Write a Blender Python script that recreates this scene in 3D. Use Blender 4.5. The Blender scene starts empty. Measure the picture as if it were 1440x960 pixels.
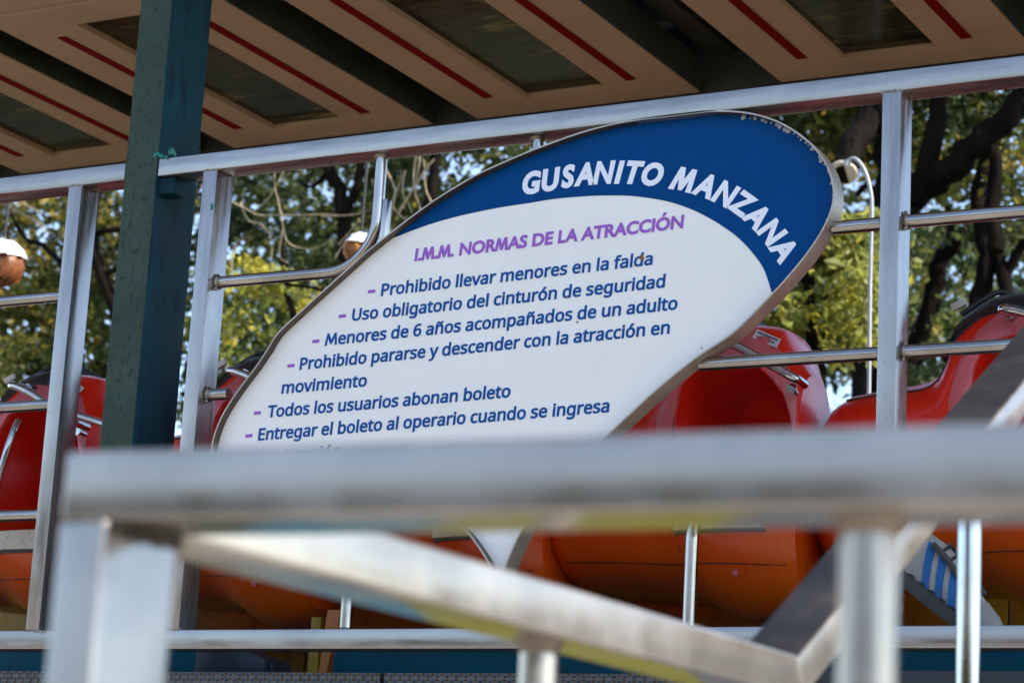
import bpy, bmesh, math, random, json
from mathutils import Vector, Matrix
from mathutils.geometry import tessellate_polygon
S = bpy.context.scene
C = S.collection
R_ = math.radians

# ------------------------------------------------------------------ camera, world, sun, exposure
F_PX, PITCH, ROLL, YAW = 3413.5, 0.225812, 0.0552318, 0.510137     # focal length in px of a 1440 px wide frame
_f0 = Vector((-math.sin(YAW), math.cos(YAW), 0)); _r0 = Vector((math.cos(YAW), math.sin(YAW), 0)); _u0 = Vector((0, 0, 1))
FWD = math.cos(PITCH)*_f0 + math.sin(PITCH)*_u0
_up = math.cos(PITCH)*_u0 - math.sin(PITCH)*_f0
RGT = math.cos(ROLL)*_r0 + math.sin(ROLL)*_up
UPV = math.cos(ROLL)*_up - math.sin(ROLL)*_r0
cam = bpy.data.cameras.new('camera')
co = bpy.data.objects.new('camera', cam); C.objects.link(co)
cam.sensor_width = 36; cam.lens = 36*F_PX/1440
cam.clip_start = .05; cam.clip_end = 2000
M = Matrix.Identity(4)
for i, v in enumerate((RGT, UPV, -FWD)):
    for j in range(3): M[j][i] = v[j]
co.matrix_world = M
cam.dof.use_dof = True; cam.dof.focus_distance = 6.45; cam.dof.aperture_fstop = 5.5; cam.dof.aperture_blades = 9
S.camera = co

SUN_EL, SUN_AZ = R_(40), R_(87)          # azimuth clockwise from +y (behind the railing), sun to the right and slightly behind
w = bpy.data.worlds.new("World"); S.world = w; w.use_nodes = True
nt = w.node_tree; bg = nt.nodes['Background']
sky = nt.nodes.new('ShaderNodeTexSky'); sky.sky_type = 'NISHITA'; sky.sun_disc = False
sky.sun_elevation = SUN_EL; sky.sun_rotation = SUN_AZ; sky.air_density = 1.0; sky.dust_density = .35; sky.ozone_density = 2.5
hs = nt.nodes.new('ShaderNodeHueSaturation'); hs.inputs['Saturation'].default_value = .9
nt.links.new(sky.outputs[0], hs.inputs['Color']); nt.links.new(hs.outputs[0], bg.inputs[0]); bg.inputs[1].default_value = .12
sun = bpy.data.lights.new('sun', 'SUN'); sun.energy = 3.5; sun.angle = R_(.53); sun.color = (1, .94, .84)
so = bpy.data.objects.new('sun', sun); C.objects.link(so)
sd = Vector((math.sin(SUN_AZ)*math.cos(SUN_EL), math.cos(SUN_AZ)*math.cos(SUN_EL), math.sin(SUN_EL)))
so.rotation_euler = sd.to_track_quat('Z', 'Y').to_euler()
S.view_settings.view_transform = 'Standard'; S.view_settings.look = 'None'
S.view_settings.exposure = 1.6; S.view_settings.gamma = 1
S.cycles.max_bounces = 8; S.cycles.sample_clamp_indirect = 6; S.cycles.caustics_reflective = False; S.cycles.caustics_refractive = False
S.cycles.use_denoising = True

GZ = -1.0                                 # ground height below the lens
D = 5.5                                   # front plane of the ride's railing

# ------------------------------------------------------------------ pixel rays (for surveying positions off the photograph)
def ray(x, y): return (x-720)/F_PX*RGT - (y-480)/F_PX*UPV + FWD
def onY(x, y, Y):
    d = ray(x, y); return d*(Y/d.y)
def onX(x, y, X):
    d = ray(x, y); return d*(X/d.x)

# ------------------------------------------------------------------ materials
def nodes(name):
    m = bpy.data.materials.new(name); m.use_nodes = True
    return m, m.node_tree.nodes, m.node_tree.links, m.node_tree.nodes['Principled BSDF']
def noise(N, L, scale, detail=4, stretch=None, coord='Object', rough=.55):
    tc = N.new('ShaderNodeTexCoord'); n = N.new('ShaderNodeTexNoise'); n.inputs['Scale'].default_value = scale
    n.inputs['Detail'].default_value = detail; n.inputs['Roughness'].default_value = rough
    mp = N.new('ShaderNodeMapping'); mp.inputs['Scale'].default_value = stretch or (1, 1, 1)
    L.new(tc.outputs[coord], mp.inputs[0]); L.new(mp.outputs[0], n.inputs['Vector'])
    return n.outputs['Fac']
def ramp(N, L, fac, stops):
    r = N.new('ShaderNodeValToRGB'); e = r.color_ramp.elements
    while len(e) < len(stops): e.new(.5)
    for el, (p, c) in zip(e, stops):
        el.position = p; el.color = (*c, 1) if len(c) == 3 else c
    L.new(fac, r.inputs[0]); return r.outputs[0]
def mix(N, L, fac, a, b):
    m = N.new('ShaderNodeMix'); m.data_type = 'RGBA'
    if isinstance(fac, (int, float)): m.inputs[0].default_value = fac
    else: L.new(fac, m.inputs[0])
    for s, v in ((6, a), (7, b)):
        if isinstance(v, tuple): m.inputs[s].default_value = (*v, 1)
        else: L.new(v, m.inputs[s])
    return m.outputs[2]
def bump(N, L, P, h, strength, dist=.002):
    b = N.new('ShaderNodeBump'); b.inputs['Strength'].default_value = strength; b.inputs['Distance'].default_value = dist
    L.new(h, b.inputs['Height']); L.new(b.outputs[0], P.inputs['Normal'])
g = lambda v: (v, v, v)

def steel(name, base, rough, dirt=(.10, .075, .05), spots=.5, rr=.14, stretch=None, bmp=.05, metal=1.0, patch=.45, n1s=9):
    m, N, L, P = nodes(name)
    n1 = noise(N, L, n1s, 6, stretch); n2 = noise(N, L, 75, 3); n3 = noise(N, L, 230, 2, stretch); n4 = noise(N, L, 3.5, 5)
    c = ramp(N, L, n1, [(.3, tuple(b*.62 for b in base)), (.7, base)])
    c = mix(N, L, ramp(N, L, n4, [(.50, g(0)), (.70, g(patch))]), c, tuple(b*.55 for b in base))
    sp = ramp(N, L, n2, [(.69, g(0)), (.76, g(spots))])
    c = mix(N, L, sp, c, dirt)
    L.new(c, P.inputs['Base Color'])
    mt = N.new('ShaderNodeMath'); mt.operation = 'MULTIPLY_ADD'; L.new(sp, mt.inputs[0]); mt.inputs[1].default_value = -.6; mt.inputs[2].default_value = metal
    L.new(mt.outputs[0], P.inputs['Metallic'])
    L.new(ramp(N, L, n1, [(.25, g(max(.03, rough-rr))), (.75, g(rough+rr))]), P.inputs['Roughness'])
    bump(N, L, P, n3, bmp, .001)
    return m
def paint(name, col, rough=.4, var=.25, scale=12, coat=0, spec=.5, worn=None, wscale=30, wthr=(.58, .66), bmp=.04, stretch=None):
    m, N, L, P = nodes(name)
    n1 = noise(N, L, scale, 6); c = ramp(N, L, n1, [(.25, tuple(v*(1-var) for v in col)), (.75, tuple(min(1, v*(1+var*.6)) for v in col))])
    n2 = noise(N, L, wscale, 6, stretch)
    if worn: c = mix(N, L, ramp(N, L, n2, [(wthr[0], g(0)), (wthr[1], g(1))]), c, worn)
    L.new(c, P.inputs['Base Color']); P.inputs['Coat Weight'].default_value = coat; P.inputs['Coat Roughness'].default_value = .08
    P.inputs['Specular IOR Level'].default_value = spec
    L.new(ramp(N, L, n1, [(.2, g(max(.02, rough*.75))), (.8, g(min(1, rough*1.25)))]), P.inputs['Roughness'])
    bump(N, L, P, n2, bmp, .002)
    return m

MAT = {}
MAT['rail'] = steel('brushed aluminium', (.46, .425, .40), .27, spots=.75, rr=.14, metal=.88, stretch=(.10, 1, 1), patch=.55, n1s=34)
MAT['near'] = steel('brushed steel near', (.49, .44, .39), .20, rr=.12, spots=.3, patch=.9, metal=.72)
MAT['post'] = steel('brushed aluminium upright', (.48, .445, .42), .27, spots=.75, rr=.15, metal=.85, stretch=(1, 1, .10), patch=.55, n1s=34)
MAT['weathered'] = steel('shaded steel', (.12, .10, .085), .5, spots=.7, patch=.8)  # sloping rail's underside: its shade is put into this dark colour
MAT['tube'] = steel('polished tube', (.50, .46, .43), .17, rr=.07, spots=.3)
MAT['chrome'] = steel('chrome', (.60, .59, .59), .09, rr=.05, spots=.1)
MAT['weld'] = steel('weld', (.30, .25, .20), .4, spots=.8, bmp=.6)
MAT['ground_weld'] = steel('ground weld', (.42, .365, .305), .42, spots=.6, patch=.3, metal=.8)
MAT['burnt'] = paint('burnt weld', (.06, .047, .036), .7, .5, 60)
MAT['rim'] = steel('sign rim', (.58, .49, .40), .45, rr=.12, spots=.6, metal=.55)
MAT['inner_wall'] = steel('rim lining', (.12, .085, .065), .35, rr=.1, spots=.6, metal=.6)  # darker brown for the inner faces of the rim
MAT['sign_white'] = paint('sign white', (.86, .82, .755), .42, .04, 5, spec=.3, bmp=.01)
MAT['sign_blue'] = paint('sign blue', (.0005, .052, .19), .45, .12, 3, spec=.06, worn=(.30, .42, .55), wscale=95, wthr=(.80, .83), bmp=.01)
MAT['text_blue'] = paint('text blue', (.003, .078, .28), .5, .1, 8, spec=.1)
MAT['text_purple'] = paint('text purple', (.34, .12, .50), .5, .1, 8, spec=.1)
MAT['text_white'] = paint('text white', (.80, .81, .84), .4, .05, 8)
MAT['stain'] = paint('rust stain', (.25, .10, .02), .7, .4, 80)
MAT['flake'] = paint('peeled edge', (.42, .40, .40), .6, .5, 60)
MAT['teal_front'] = paint('weathered teal', (.006, .040, .055), .6, .35, 5, spec=.1, worn=(.006, .024, .036), wscale=26, wthr=(.50, .62), stretch=(1, 1, .35), bmp=.25)
MAT['teal_worn'] = paint('weathered olive teal', (.046, .070, .050), .65, .35, 4, spec=.1, worn=(.022, .044, .042), wscale=85, wthr=(.55, .64), stretch=(1, 1, .45), bmp=.3)
MAT['green_chip'] = paint('green chip', (.0, .17, .12), .4, .2, 30)
MAT['cream'] = paint('cream fibreglass', (.52, .375, .225), .5, .16, 2.5, spec=.15, worn=(.36, .26, .165), wscale=9, wthr=(.6, .85))
MAT['stripe'] = paint('dark red stripe', (.20, .002, .004), .7, .25, 20, spec=.05)
MAT['roof'] = paint('dark roof sheet', (.035, .042, .032), .5, .4, 6)
def skylight():
    m, N, L, P = nodes('tinted skylight')
    n = noise(N, L, 2.0, 8, (.8, 3.2, 1), rough=.7); n2 = noise(N, L, 5, 3, (.6, 2, 1))
    L.new(ramp(N, L, n, [(.40, (.004, .004, .002)), (.49, (.05, .045, .012)), (.55, (.015, .015, .006)), (.64, (.20, .165, .05))]), P.inputs['Base Color'])  # olive streaks in the base colour imitate foliage reflections
    P.inputs['Roughness'].default_value = .12; P.inputs['Specular IOR Level'].default_value = .1
    bump(N, L, P, n2, .10, .012); return m
MAT['skylight'] = skylight()
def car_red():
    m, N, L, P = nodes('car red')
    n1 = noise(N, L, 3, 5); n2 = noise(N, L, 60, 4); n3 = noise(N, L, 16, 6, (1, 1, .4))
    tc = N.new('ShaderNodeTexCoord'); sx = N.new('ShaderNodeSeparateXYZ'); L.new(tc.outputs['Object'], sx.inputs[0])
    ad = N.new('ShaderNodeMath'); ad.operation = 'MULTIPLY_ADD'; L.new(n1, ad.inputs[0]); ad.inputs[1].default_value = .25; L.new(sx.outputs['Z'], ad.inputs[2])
    c = ramp(N, L, ad.outputs[0], [(.35, (.74, .135, .004)), (.75, (.74, .018, .005))])     # body colour runs from orange low down to red higher up
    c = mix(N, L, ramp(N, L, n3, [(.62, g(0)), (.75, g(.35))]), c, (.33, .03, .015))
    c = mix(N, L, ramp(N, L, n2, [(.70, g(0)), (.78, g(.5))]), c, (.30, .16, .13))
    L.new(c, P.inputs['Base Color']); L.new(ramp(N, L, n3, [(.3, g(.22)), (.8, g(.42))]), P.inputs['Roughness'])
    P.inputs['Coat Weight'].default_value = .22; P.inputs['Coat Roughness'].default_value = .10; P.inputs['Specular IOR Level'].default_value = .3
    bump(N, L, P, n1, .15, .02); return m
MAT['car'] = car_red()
MAT['pinkish'] = paint('faded red', (.60, .10, .115), .34, .25, 5, coat=.35, worn=(.62, .28, .29), wscale=18, wthr=(.56, .8), stretch=(1, 1, .3))
MAT['reflector'] = paint('drum red', (.22, .012, .010), .6, .3, 4)
MAT['black'] = paint('black rubber', (.012, .012, .013), .5, .3, 20)
MAT['sticker'] = paint('white sticker', (.62, .62, .60), .5, .1, 20)
MAT['ink'] = paint('sticker ink', (.10, .10, .11), .6, .4, 150)
MAT['leaf_sticker'] = paint('leaf sticker', (.015, .10, .012), .4, .1, 20)
MAT['sill'] = paint('cream sill', (.60, .47, .34), .5, .2, 10, worn=(.3, .24, .18), wscale=40)
MAT['teal'] = paint('teal base', (.001, .075, .115), .5, .25, 6, spec=.1, worn=(.003, .05, .075), wscale=9, wthr=(.55, .7))
MAT['yellow'] = paint('yellow base', (.42, .25, .012), .5, .3, 6, worn=(.2, .11, .01), wscale=12, wthr=(.55, .7))
MAT['navy'] = paint('navy plastic', (.012, .022, .04), .45, .2, 20)
MAT['skirt_yellow'] = paint('skirt yellow', (.50, .40, .02), .5, .2, 5)
MAT['skirt_teal'] = paint('skirt teal', (.06, .30, .36), .5, .2, 5)
MAT['skirt_green'] = paint('skirt green', (.06, .085, .03), .5, .3, 5)
MAT['skirt_grey'] = paint('skirt grey', (.28, .26, .24), .6, .3, 5)
MAT['deck'] = paint('deck', (.10, .09, .08), .6, .3, 8)
MAT['sun_orange'] = paint('sunlit patch', (.62, .20, .05), .45, .2, 20)
MAT['shoe'] = paint('shoe leather', (.36, .345, .32), .6, .25, 25)
MAT['sole'] = paint('shoe sole', (.07, .066, .06), .7, .4, 25)
MAT['shoe_blue'] = paint('shoe stripe', (.006, .11, .34), .5, .15, 25)
MAT['white_paint'] = paint('white pole paint', (.34, .35, .36), .45, .2, 10)
MAT['lamp_white'] = paint('lamp hood', (.72, .72, .68), .5, .2, 12)
MAT['lamp_orange'] = paint('lamp body', (.16, .045, .010), .5, .6, 7, worn=(.40, .13, .01), wscale=5, wthr=(.52, .62))
MAT['wood_cut'] = paint('cut wood', (.80, .66, .54), .8, .2, 9)
def bark_mat(name, a, b):
    m, N, L, P = nodes(name)
    n1 = noise(N, L, 5, 8, (2.2, 2.2, .6)); n2 = noise(N, L, 1.3, 4)
    c = mix(N, L, ramp(N, L, n2, [(.4, g(0)), (.7, g(.6))]), ramp(N, L, n1, [(.35, a), (.7, b)]), tuple(v*1.5 for v in b))
    L.new(c, P.inputs['Base Color']); P.inputs['Roughness'].default_value = 1; P.inputs['Specular IOR Level'].default_value = .05; bump(N, L, P, n1, 1, .06); return m
MAT['bark'] = bark_mat('bark', (.004, .003, .0025), (.012, .009, .007))
MAT['twig'] = bark_mat('dry twig', (.22, .16, .10), (.40, .31, .20))
def leaf_mat(name, stops, trans=.58):
    m, N, L, P = nodes(name)
    at = N.new('ShaderNodeAttribute'); at.attribute_name = 'tint'
    c = ramp(N, L, at.outputs['Fac'], stops); L.new(c, P.inputs['Base Color'])
    P.inputs['Roughness'].default_value = .5; P.inputs['Specular IOR Level'].default_value = .4
    tr = N.new('ShaderNodeBsdfTranslucent'); L.new(c, tr.inputs[0])
    mx = N.new('ShaderNodeMixShader'); mx.inputs[0].default_value = trans
    out = [n for n in N if n.type == 'OUTPUT_MATERIAL'][0]
    L.new(P.outputs[0], mx.inputs[1]); L.new(tr.outputs[0], mx.inputs[2]); L.new(mx.outputs[0], out.inputs[0]); return m
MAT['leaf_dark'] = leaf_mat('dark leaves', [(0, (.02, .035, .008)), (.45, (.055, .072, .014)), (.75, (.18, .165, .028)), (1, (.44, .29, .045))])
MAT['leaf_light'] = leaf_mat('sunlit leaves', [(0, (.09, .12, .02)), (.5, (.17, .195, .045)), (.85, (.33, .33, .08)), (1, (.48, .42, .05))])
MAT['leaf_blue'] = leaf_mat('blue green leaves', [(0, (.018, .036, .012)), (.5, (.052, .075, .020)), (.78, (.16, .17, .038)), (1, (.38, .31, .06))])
def ground_mat():
    m, N, L, P = nodes('paving')
    n1 = noise(N, L, .6, 6); n2 = noise(N, L, 14, 5)
    br = N.new('ShaderNodeTexBrick'); tc = N.new('ShaderNodeTexCoord'); L.new(tc.outputs['Object'], br.inputs[0]); br.inputs['Scale'].default_value = 2.2
    br.inputs['Color1'].default_value = (.36, .32, .27, 1); br.inputs['Color2'].default_value = (.30, .265, .225, 1); br.inputs['Mortar'].default_value = (.06, .05, .045, 1); br.inputs['Mortar Size'].default_value = .012
    c = mix(N, L, ramp(N, L, n1, [(.35, g(0)), (.7, g(.6))]), br.outputs[0], (.24, .215, .185))
    c = mix(N, L, ramp(N, L, n2, [(.5, g(0)), (.8, g(.5))]), c, (.38, .34, .29))
    L.new(c, P.inputs['Base Color']); P.inputs['Roughness'].default_value = .85; return m
MAT['ground'] = ground_mat()
MAT['unseen_earth'] = paint('earth bank', (.24, .20, .155), .9, .4, .3, worn=(.10, .11, .05), wscale=.5, wthr=(.5, .6))
MAT['lawn'] = paint('lawn', (.045, .05, .018), .9, .5, 2.5, worn=(.08, .07, .035), wscale=.8, wthr=(.45, .7))
def tread_mat():
    m, N, L, P = nodes('tread plate')
    tc = N.new('ShaderNodeTexCoord'); mp = N.new('ShaderNodeMapping'); L.new(tc.outputs['Object'], mp.inputs[0])
    hs = []
    for a in (.8, -.8):
        mp2 = N.new('ShaderNodeMapping'); mp2.inputs['Rotation'].default_value = (0, a, 0); L.new(tc.outputs['Object'], mp2.inputs[0])
        wv = N.new('ShaderNodeTexWave'); wv.inputs['Scale'].default_value = 16; wv.inputs['Distortion'].default_value = .6; wv.inputs['Detail'].default_value = 1; L.new(mp2.outputs[0], wv.inputs[0]); hs.append(wv.outputs['Fac'])
    n = noise(N, L, 40, 5)
    ml = N.new('ShaderNodeMath'); ml.operation = 'MULTIPLY'; L.new(hs[0], ml.inputs[0]); L.new(hs[1], ml.inputs[1])
    L.new(mix(N, L, n, (.04, .036, .033), (.15, .14, .13)), P.inputs['Base Color']); P.inputs['Metallic'].default_value = .8; P.inputs['Roughness'].default_value = .4
    bump(N, L, P, ml.outputs[0], 1, .01); return m
MAT['tread'] = tread_mat()

# ------------------------------------------------------------------ mesh helpers
class MB:
    """collects shapes in world coordinates and links them as ONE mesh object"""
    def __init__(s): s.bm = bmesh.new()
    def _bev(s, vs, b, seg=2):
        es = {e for v in vs for e in v.link_edges}
        if b: bmesh.ops.bevel(s.bm, geom=list(es), offset=b, segments=seg, affect='EDGES', profile=.6)
    def beam(s, p, q, u, v, b=0, seg=2):
        """box from p to q with half-extent vectors u and v"""
        p, q, u, v = map(Vector, (p, q, u, v))
        vs = [s.bm.verts.new(a + i*u + j*v) for a in (p, q) for i, j in ((-1, -1), (1, -1), (1, 1), (-1, 1))]
        fs = [(0, 1, 2, 3), (7, 6, 5, 4), (0, 4, 5, 1), (1, 5, 6, 2), (2, 6, 7, 3), (3, 7, 4, 0)]
        ff = [s.bm.faces.new([vs[i] for i in f]) for f in fs]
        bmesh.ops.recalc_face_normals(s.bm, faces=ff)
        s._bev(vs, b, seg); return s
    def box(s, x0, x1, y0, y1, z0, z1, b=0, seg=2):
        return s.beam((x0, (y0+y1)/2, (z0+z1)/2), (x1, (y0+y1)/2, (z0+z1)/2), (0, (y1-y0)/2, 0), (0, 0, (z1-z0)/2), b, seg)
    def tube(s, pts, r, n=14, caps=True):
        pts = [Vector(p) for p in pts]; rs = r if isinstance(r, (list, tuple)) else [r]*len(pts)
        rings = []; prev = None
        for i, p in enumerate(pts):
            t = ((pts[min(i+1, len(pts)-1)] - p).normalized() + (p - pts[max(i-1, 0)]).normalized())
            t = t.normalized() if t.length > 1e-6 else Vector((0, 0, 1))
            a = prev if prev is not None else (Vector((0, 0, 1)) if abs(t.z) < .9 else Vector((1, 0, 0)))
            a = (a - t*a.dot(t)).normalized(); prev = a; b = t.cross(a)
            rings.append([s.bm.verts.new(p + rs[i]*(math.cos(k*2*math.pi/n)*a + math.sin(k*2*math.pi/n)*b)) for k in range(n)])
        for A, B in zip(rings, rings[1:]):
            for k in range(n): s.bm.faces.new((A[k], A[(k+1) % n], B[(k+1) % n], B[k]))
        if caps: s.bm.faces.new(rings[0][::-1]); s.bm.faces.new(rings[-1])
        return s
    def prism(s, pts, dv, b=0):
        """closed polygon extruded by dv"""
        dv = Vector(dv); A = [s.bm.verts.new(Vector(p)) for p in pts]; B = [s.bm.verts.new(Vector(p)+dv) for p in pts]; n = len(A)
        f = [s.bm.faces.new(A[::-1]), s.bm.faces.new(B)] + [s.bm.faces.new((A[k], A[(k+1) % n], B[(k+1) % n], B[k])) for k in range(n)]
        bmesh.ops.recalc_face_normals(s.bm, faces=f)
        if b: s._bev(A+B, b)
        return s
    def loft(s, rings, caps=True):
        V = [[s.bm.verts.new(Vector(p)) for p in r] for r in rings]; n = len(V[0]); ff = []
        for A, B in zip(V, V[1:]):
            for k in range(n): ff.append(s.bm.faces.new((A[k], A[(k+1) % n], B[(k+1) % n], B[k])))
        if caps: ff.append(s.bm.faces.new(V[0][::-1])); ff.append(s.bm.faces.new(V[-1]))
        bmesh.ops.recalc_face_normals(s.bm, faces=ff); return s
    def lathe(s, c, prof, n=28):
        c = Vector(c); rings = [[c + Vector((r*math.cos(k*2*math.pi/n), r*math.sin(k*2*math.pi/n), z)) for k in range(n)] for r, z in prof]
        return s.loft(rings)
    def ragged(s, a, seed):
        rn = random.Random(seed)
        for v in s.bm.verts: v.co += Vector((rn.uniform(-a, a), rn.uniform(-a, a), rn.uniform(-a, a)))
        return s
    def blob(s, c, r, sq=(1, 1, 1), jit=.2, seed=0):
        rn = random.Random(seed); bm2 = bmesh.new(); bmesh.ops.create_icosphere(bm2, subdivisions=2, radius=r)
        mp = {}
        for v in bm2.verts: mp[v] = s.bm.verts.new(Vector(c) + Vector(v.co[i]*sq[i] for i in range(3))*(1 + rn.uniform(-jit, jit)))
        for f in bm2.faces: s.bm.faces.new([mp[v] for v in f.verts])
        bm2.free(); return s
    def build(s, name, mat, parent=None, smooth=40):
        me = bpy.data.meshes.new(name)
        org = parent_origin(parent) if parent else Vector()
        bmesh.ops.translate(s.bm, verts=s.bm.verts, vec=-org)
        s.bm.to_mesh(me); s.bm.free()
        o = bpy.data.objects.new(name, me); C.objects.link(o)
        finish(o, mat, parent, smooth); return o
def parent_origin(p):
    v = Vector()
    while p is not None: v += p.location; p = p.parent
    return v
def finish(o, mat, parent, smooth=40):
    me = o.data
    if mat and not me.materials: me.materials.append(MAT[mat])
    if parent: o.parent = parent
    if smooth:
        me.polygons.foreach_set('use_smooth', [True]*len(me.polygons)); me.set_sharp_from_angle(angle=R_(smooth))
def tag(o, label=None, cat=None, group=None, kind=None):
    for k, v in (('label', label), ('category', cat), ('group', group), ('kind', kind)):
        if v: o[k] = v
    return o
def thing(name, loc, label, cat, group=None):
    o = bpy.data.objects.new(name, None); o.empty_display_size = .1; C.objects.link(o); o.location = loc
    return tag(o, label, cat, group)
def catmull(P, k=6, closed=False):
    P = [Vector(p) for p in P]; n = len(P); out = []
    for i in range(n if closed else n-1):
        a, b, c, d = (P[(i+j) % n] if closed else P[min(max(i+j, 0), n-1)] for j in (-1, 0, 1, 2))
        for t in (j/k for j in range(k)):
            out.append(.5*((2*b) + (c-a)*t + (2*a-5*b+4*c-d)*t*t + (3*b-a-3*c+d)*t**3))
    if not closed: out.append(P[-1])
    return out
def copy_tree(o, parent=None):
    c = o.copy(); C.objects.link(c); c.parent = parent
    for ch in o.children: copy_tree(ch, c)
    return c

# ------------------------------------------------------------------ setting: ground
gm = MB(); gm.beam((-700, 0, GZ-.1), (700, 0, GZ-.1), (0, 900, 0), (0, 0, .1)); tag(gm.build('ground', 'ground', smooth=0), kind='structure')
em = MB(); em.prism([(-200, -24, GZ-.5), (-200, -44, GZ-.5), (-200, -40, 6.5), (-200, -33, 6.0), (-200, -28, 3.2)], (400, 0, 0)); tag(em.build('unseen_bank', 'unseen_earth', smooth=0), kind='structure')  # unseen bank behind the camera, added to shape reflections in the rails
hd_ = MB(); hd_.prism([(-200, -19, GZ-.5), (-200, -21.5, GZ-.5), (-200, -21.2, 2.8), (-200, -20.2, 3.2), (-200, -19.2, 2.8)], (400, 0, 0)); tag(hd_.build('unseen_hedge', 'lawn', smooth=0), kind='structure')  # unseen hedge added to darken the low reflections in posts and rails
lw = MB(); lw.box(-90, 40, 11.5, 120, GZ, GZ+.03); tag(lw.build('lawn', 'lawn', smooth=0), kind='structure')

# ------------------------------------------------------------------ ride platform
DZ = .56
pf = thing('ride_platform', (-3, 5.42, GZ), 'raised ride platform with a dark tread plate edge under the railing', 'platform')
MB().box(-9, 1.5, 5.45, 9.5, DZ-.05, DZ).build('deck', 'deck', pf, 0)
for x0, x1 in ((-9, -6.02), (-6.0, -4.72), (-4.71, -3.372), (-3.36, -2.16)): MB().box(x0, x1, 5.42, 5.447, DZ-.22, DZ, .002).build('tread_plate', 'tread', pf)
MB().box(-2.14, 1.5, 5.425, 5.447, DZ-.22, DZ+.012, .004).build('dark_recess', 'black', pf)  # black strip stands in for the dark stair recess
for nm, mt, x0, x1 in (('skirt_panel', 'skirt_green', -9, -3.9), ('skirt_panel', 'skirt_teal', -3.9, -3.3), ('skirt_panel', 'skirt_yellow', -3.3, -2.45), ('skirt_panel', 'skirt_grey', -2.45, 1.5)):
    tag(MB().box(x0+.003, x1-.003, 5.43, 5.455, GZ, DZ-.225, .003).build(nm, mt, pf), {'skirt_green': 'dark green skirt panel', 'skirt_teal': 'teal skirt panel', 'skirt_yellow': 'yellow skirt panel', 'skirt_grey': 'grey skirt panel'}[mt])

# ------------------------------------------------------------------ the railing the sign hangs in
W, DP = .05, .085
ZT0, ZT1, ZB0, ZB1 = 2.027, 2.08, .632, .685
ZR = (1.697, 1.364, 1.032)
YC = D+.045
def square_post(t, x0): return MB().box(x0, x0+W, D+.001, D+DP-.001, ZB1, ZT0, .003).build('post', 'post', t)
def weld(t, x, z, seed):
    m = MB()
    for k in range(5): m.blob((x + (k-2)*.011, D+.003, z), .0075, (1.2, .5, .7), .35, seed+k)
    m.build('weld_bead', 'weld', t)
def collar(t, x, z):
    m = MB()
    m.tube([(x-.005, YC, z), (x-.002, YC, z), (x+.002, YC, z), (x+.005, YC, z)], [.018, .0215, .0215, .018])
    m.blob((x, YC-.012, z-.021), .006, (1, 1, 1), .3, int(abs(x*100))); m.blob((x, YC-.01, z+.02), .005, (1, 1, 1), .3, int(abs(x*77))); m.build('weld_collar', 'weld', t)
lr = thing('metal_railing', (-5.6, D, ZB0), 'grey steel railing section left of the teal post', 'railing', 'ride railing sections')
MB().box(-8.6, -4.432, D, D+DP, ZT0, ZT1, .003).build('top_rail', 'rail', lr)
MB().box(-8.6, -4.432, D, D+DP, ZB0, ZB1, .003).build('bottom_rail', 'rail', lr)
for x in (-4.641, -6.74): square_post(lr, x)
for z in ZR:
    MB().tube([(-6.69, YC, z), (-4.641, YC, z)], .0172, 20).build('cross_tube', 'tube', lr)
weld(lr, -4.615, ZT0+.001, 3); weld(lr, -4.615, ZB1, 13); weld(lr, -4.585, ZB1-.004, 14)

rr = thing('metal_railing', (-3.0, D, ZB0), 'long grey steel railing section that holds the oval rules sign', 'railing', 'ride railing sections')
MB().box(-4.308, 2.0, D, D+DP, ZT0, ZT1, .003).build('top_rail', 'rail', rr)
MB().box(-4.308, 2.0, D, D+DP, ZB0, ZB1, .003).build('bottom_rail', 'rail', rr)
PX2, PX3 = -4.143, -2.051
for x in (PX2, PX3, .05): square_post(rr, x)
def arc_path(pts, rad, n=8):
    """polyline with a rounded middle corner"""
    a, b, c = map(Vector, pts); d1 = (a-b).normalized(); d2 = (c-b).normalized(); o = b + rad*(d1+d2); out = [a]
    for k in range(n+1):
        t = k/n*math.pi/2; out.append(o - rad*(d2*math.cos(t) + d1*math.sin(t)))
    return out+[c]
xb = onY(534, 260, YC).x
MB().tube(arc_path([(xb, YC, ZT0), (xb, YC, ZR[0]), (PX2+W, YC, ZR[0])], .15), .0172, 20).build('bent_tube', 'tube', rr)
xs = onY(757, 197, YC).x
MB().tube([(xs, YC, ZT0), (xs, YC, 1.965)], .0172, 20).build('hanger_tube', 'tube', rr)
xl = onY(487, 865, YC).x
MB().tube(arc_path([(xl, YC, ZB1), (xl, YC, ZR[2]), (PX2+W, YC, ZR[2])], .15), .0172, 20).build('bent_tube', 'tube', rr)
xr = onY(970, 840, YC).x
MB().tube(arc_path([(xr, YC, ZB1), (xr, YC, ZR[2]), (PX3, YC, ZR[2])], .12), .0172, 20).build('bent_tube', 'tube', rr)
MB().tube([(PX2+W, YC, ZR[1]), (onY(322, 553, YC).x, YC, ZR[1])], .0172, 20).build('cross_tube', 'tube', rr)
MB().tube([(onY(1172, 320, YC).x, YC, ZR[0]), (PX3, YC, ZR[0])], .0172, 20).build('cross_tube', 'tube', rr)
MB().tube([(onY(985, 514, YC).x, YC, ZR[1]), (PX3, YC, ZR[1])], .0172, 20).build('cross_tube', 'tube', rr)
for z in ZR: MB().tube([(PX3+W, YC, z), (.05, YC, z)], .0172, 20).build('cross_tube', 'tube', rr)
for x, z in ((PX2+W+.006, ZR[0]), (PX2+W+.006, ZR[1]), (PX3+W+.006, ZR[0]), (PX3+W+.006, ZR[1]), (PX3-.006, ZR[0]), (PX3-.006, ZR[1])): collar(rr, x, z)
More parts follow.
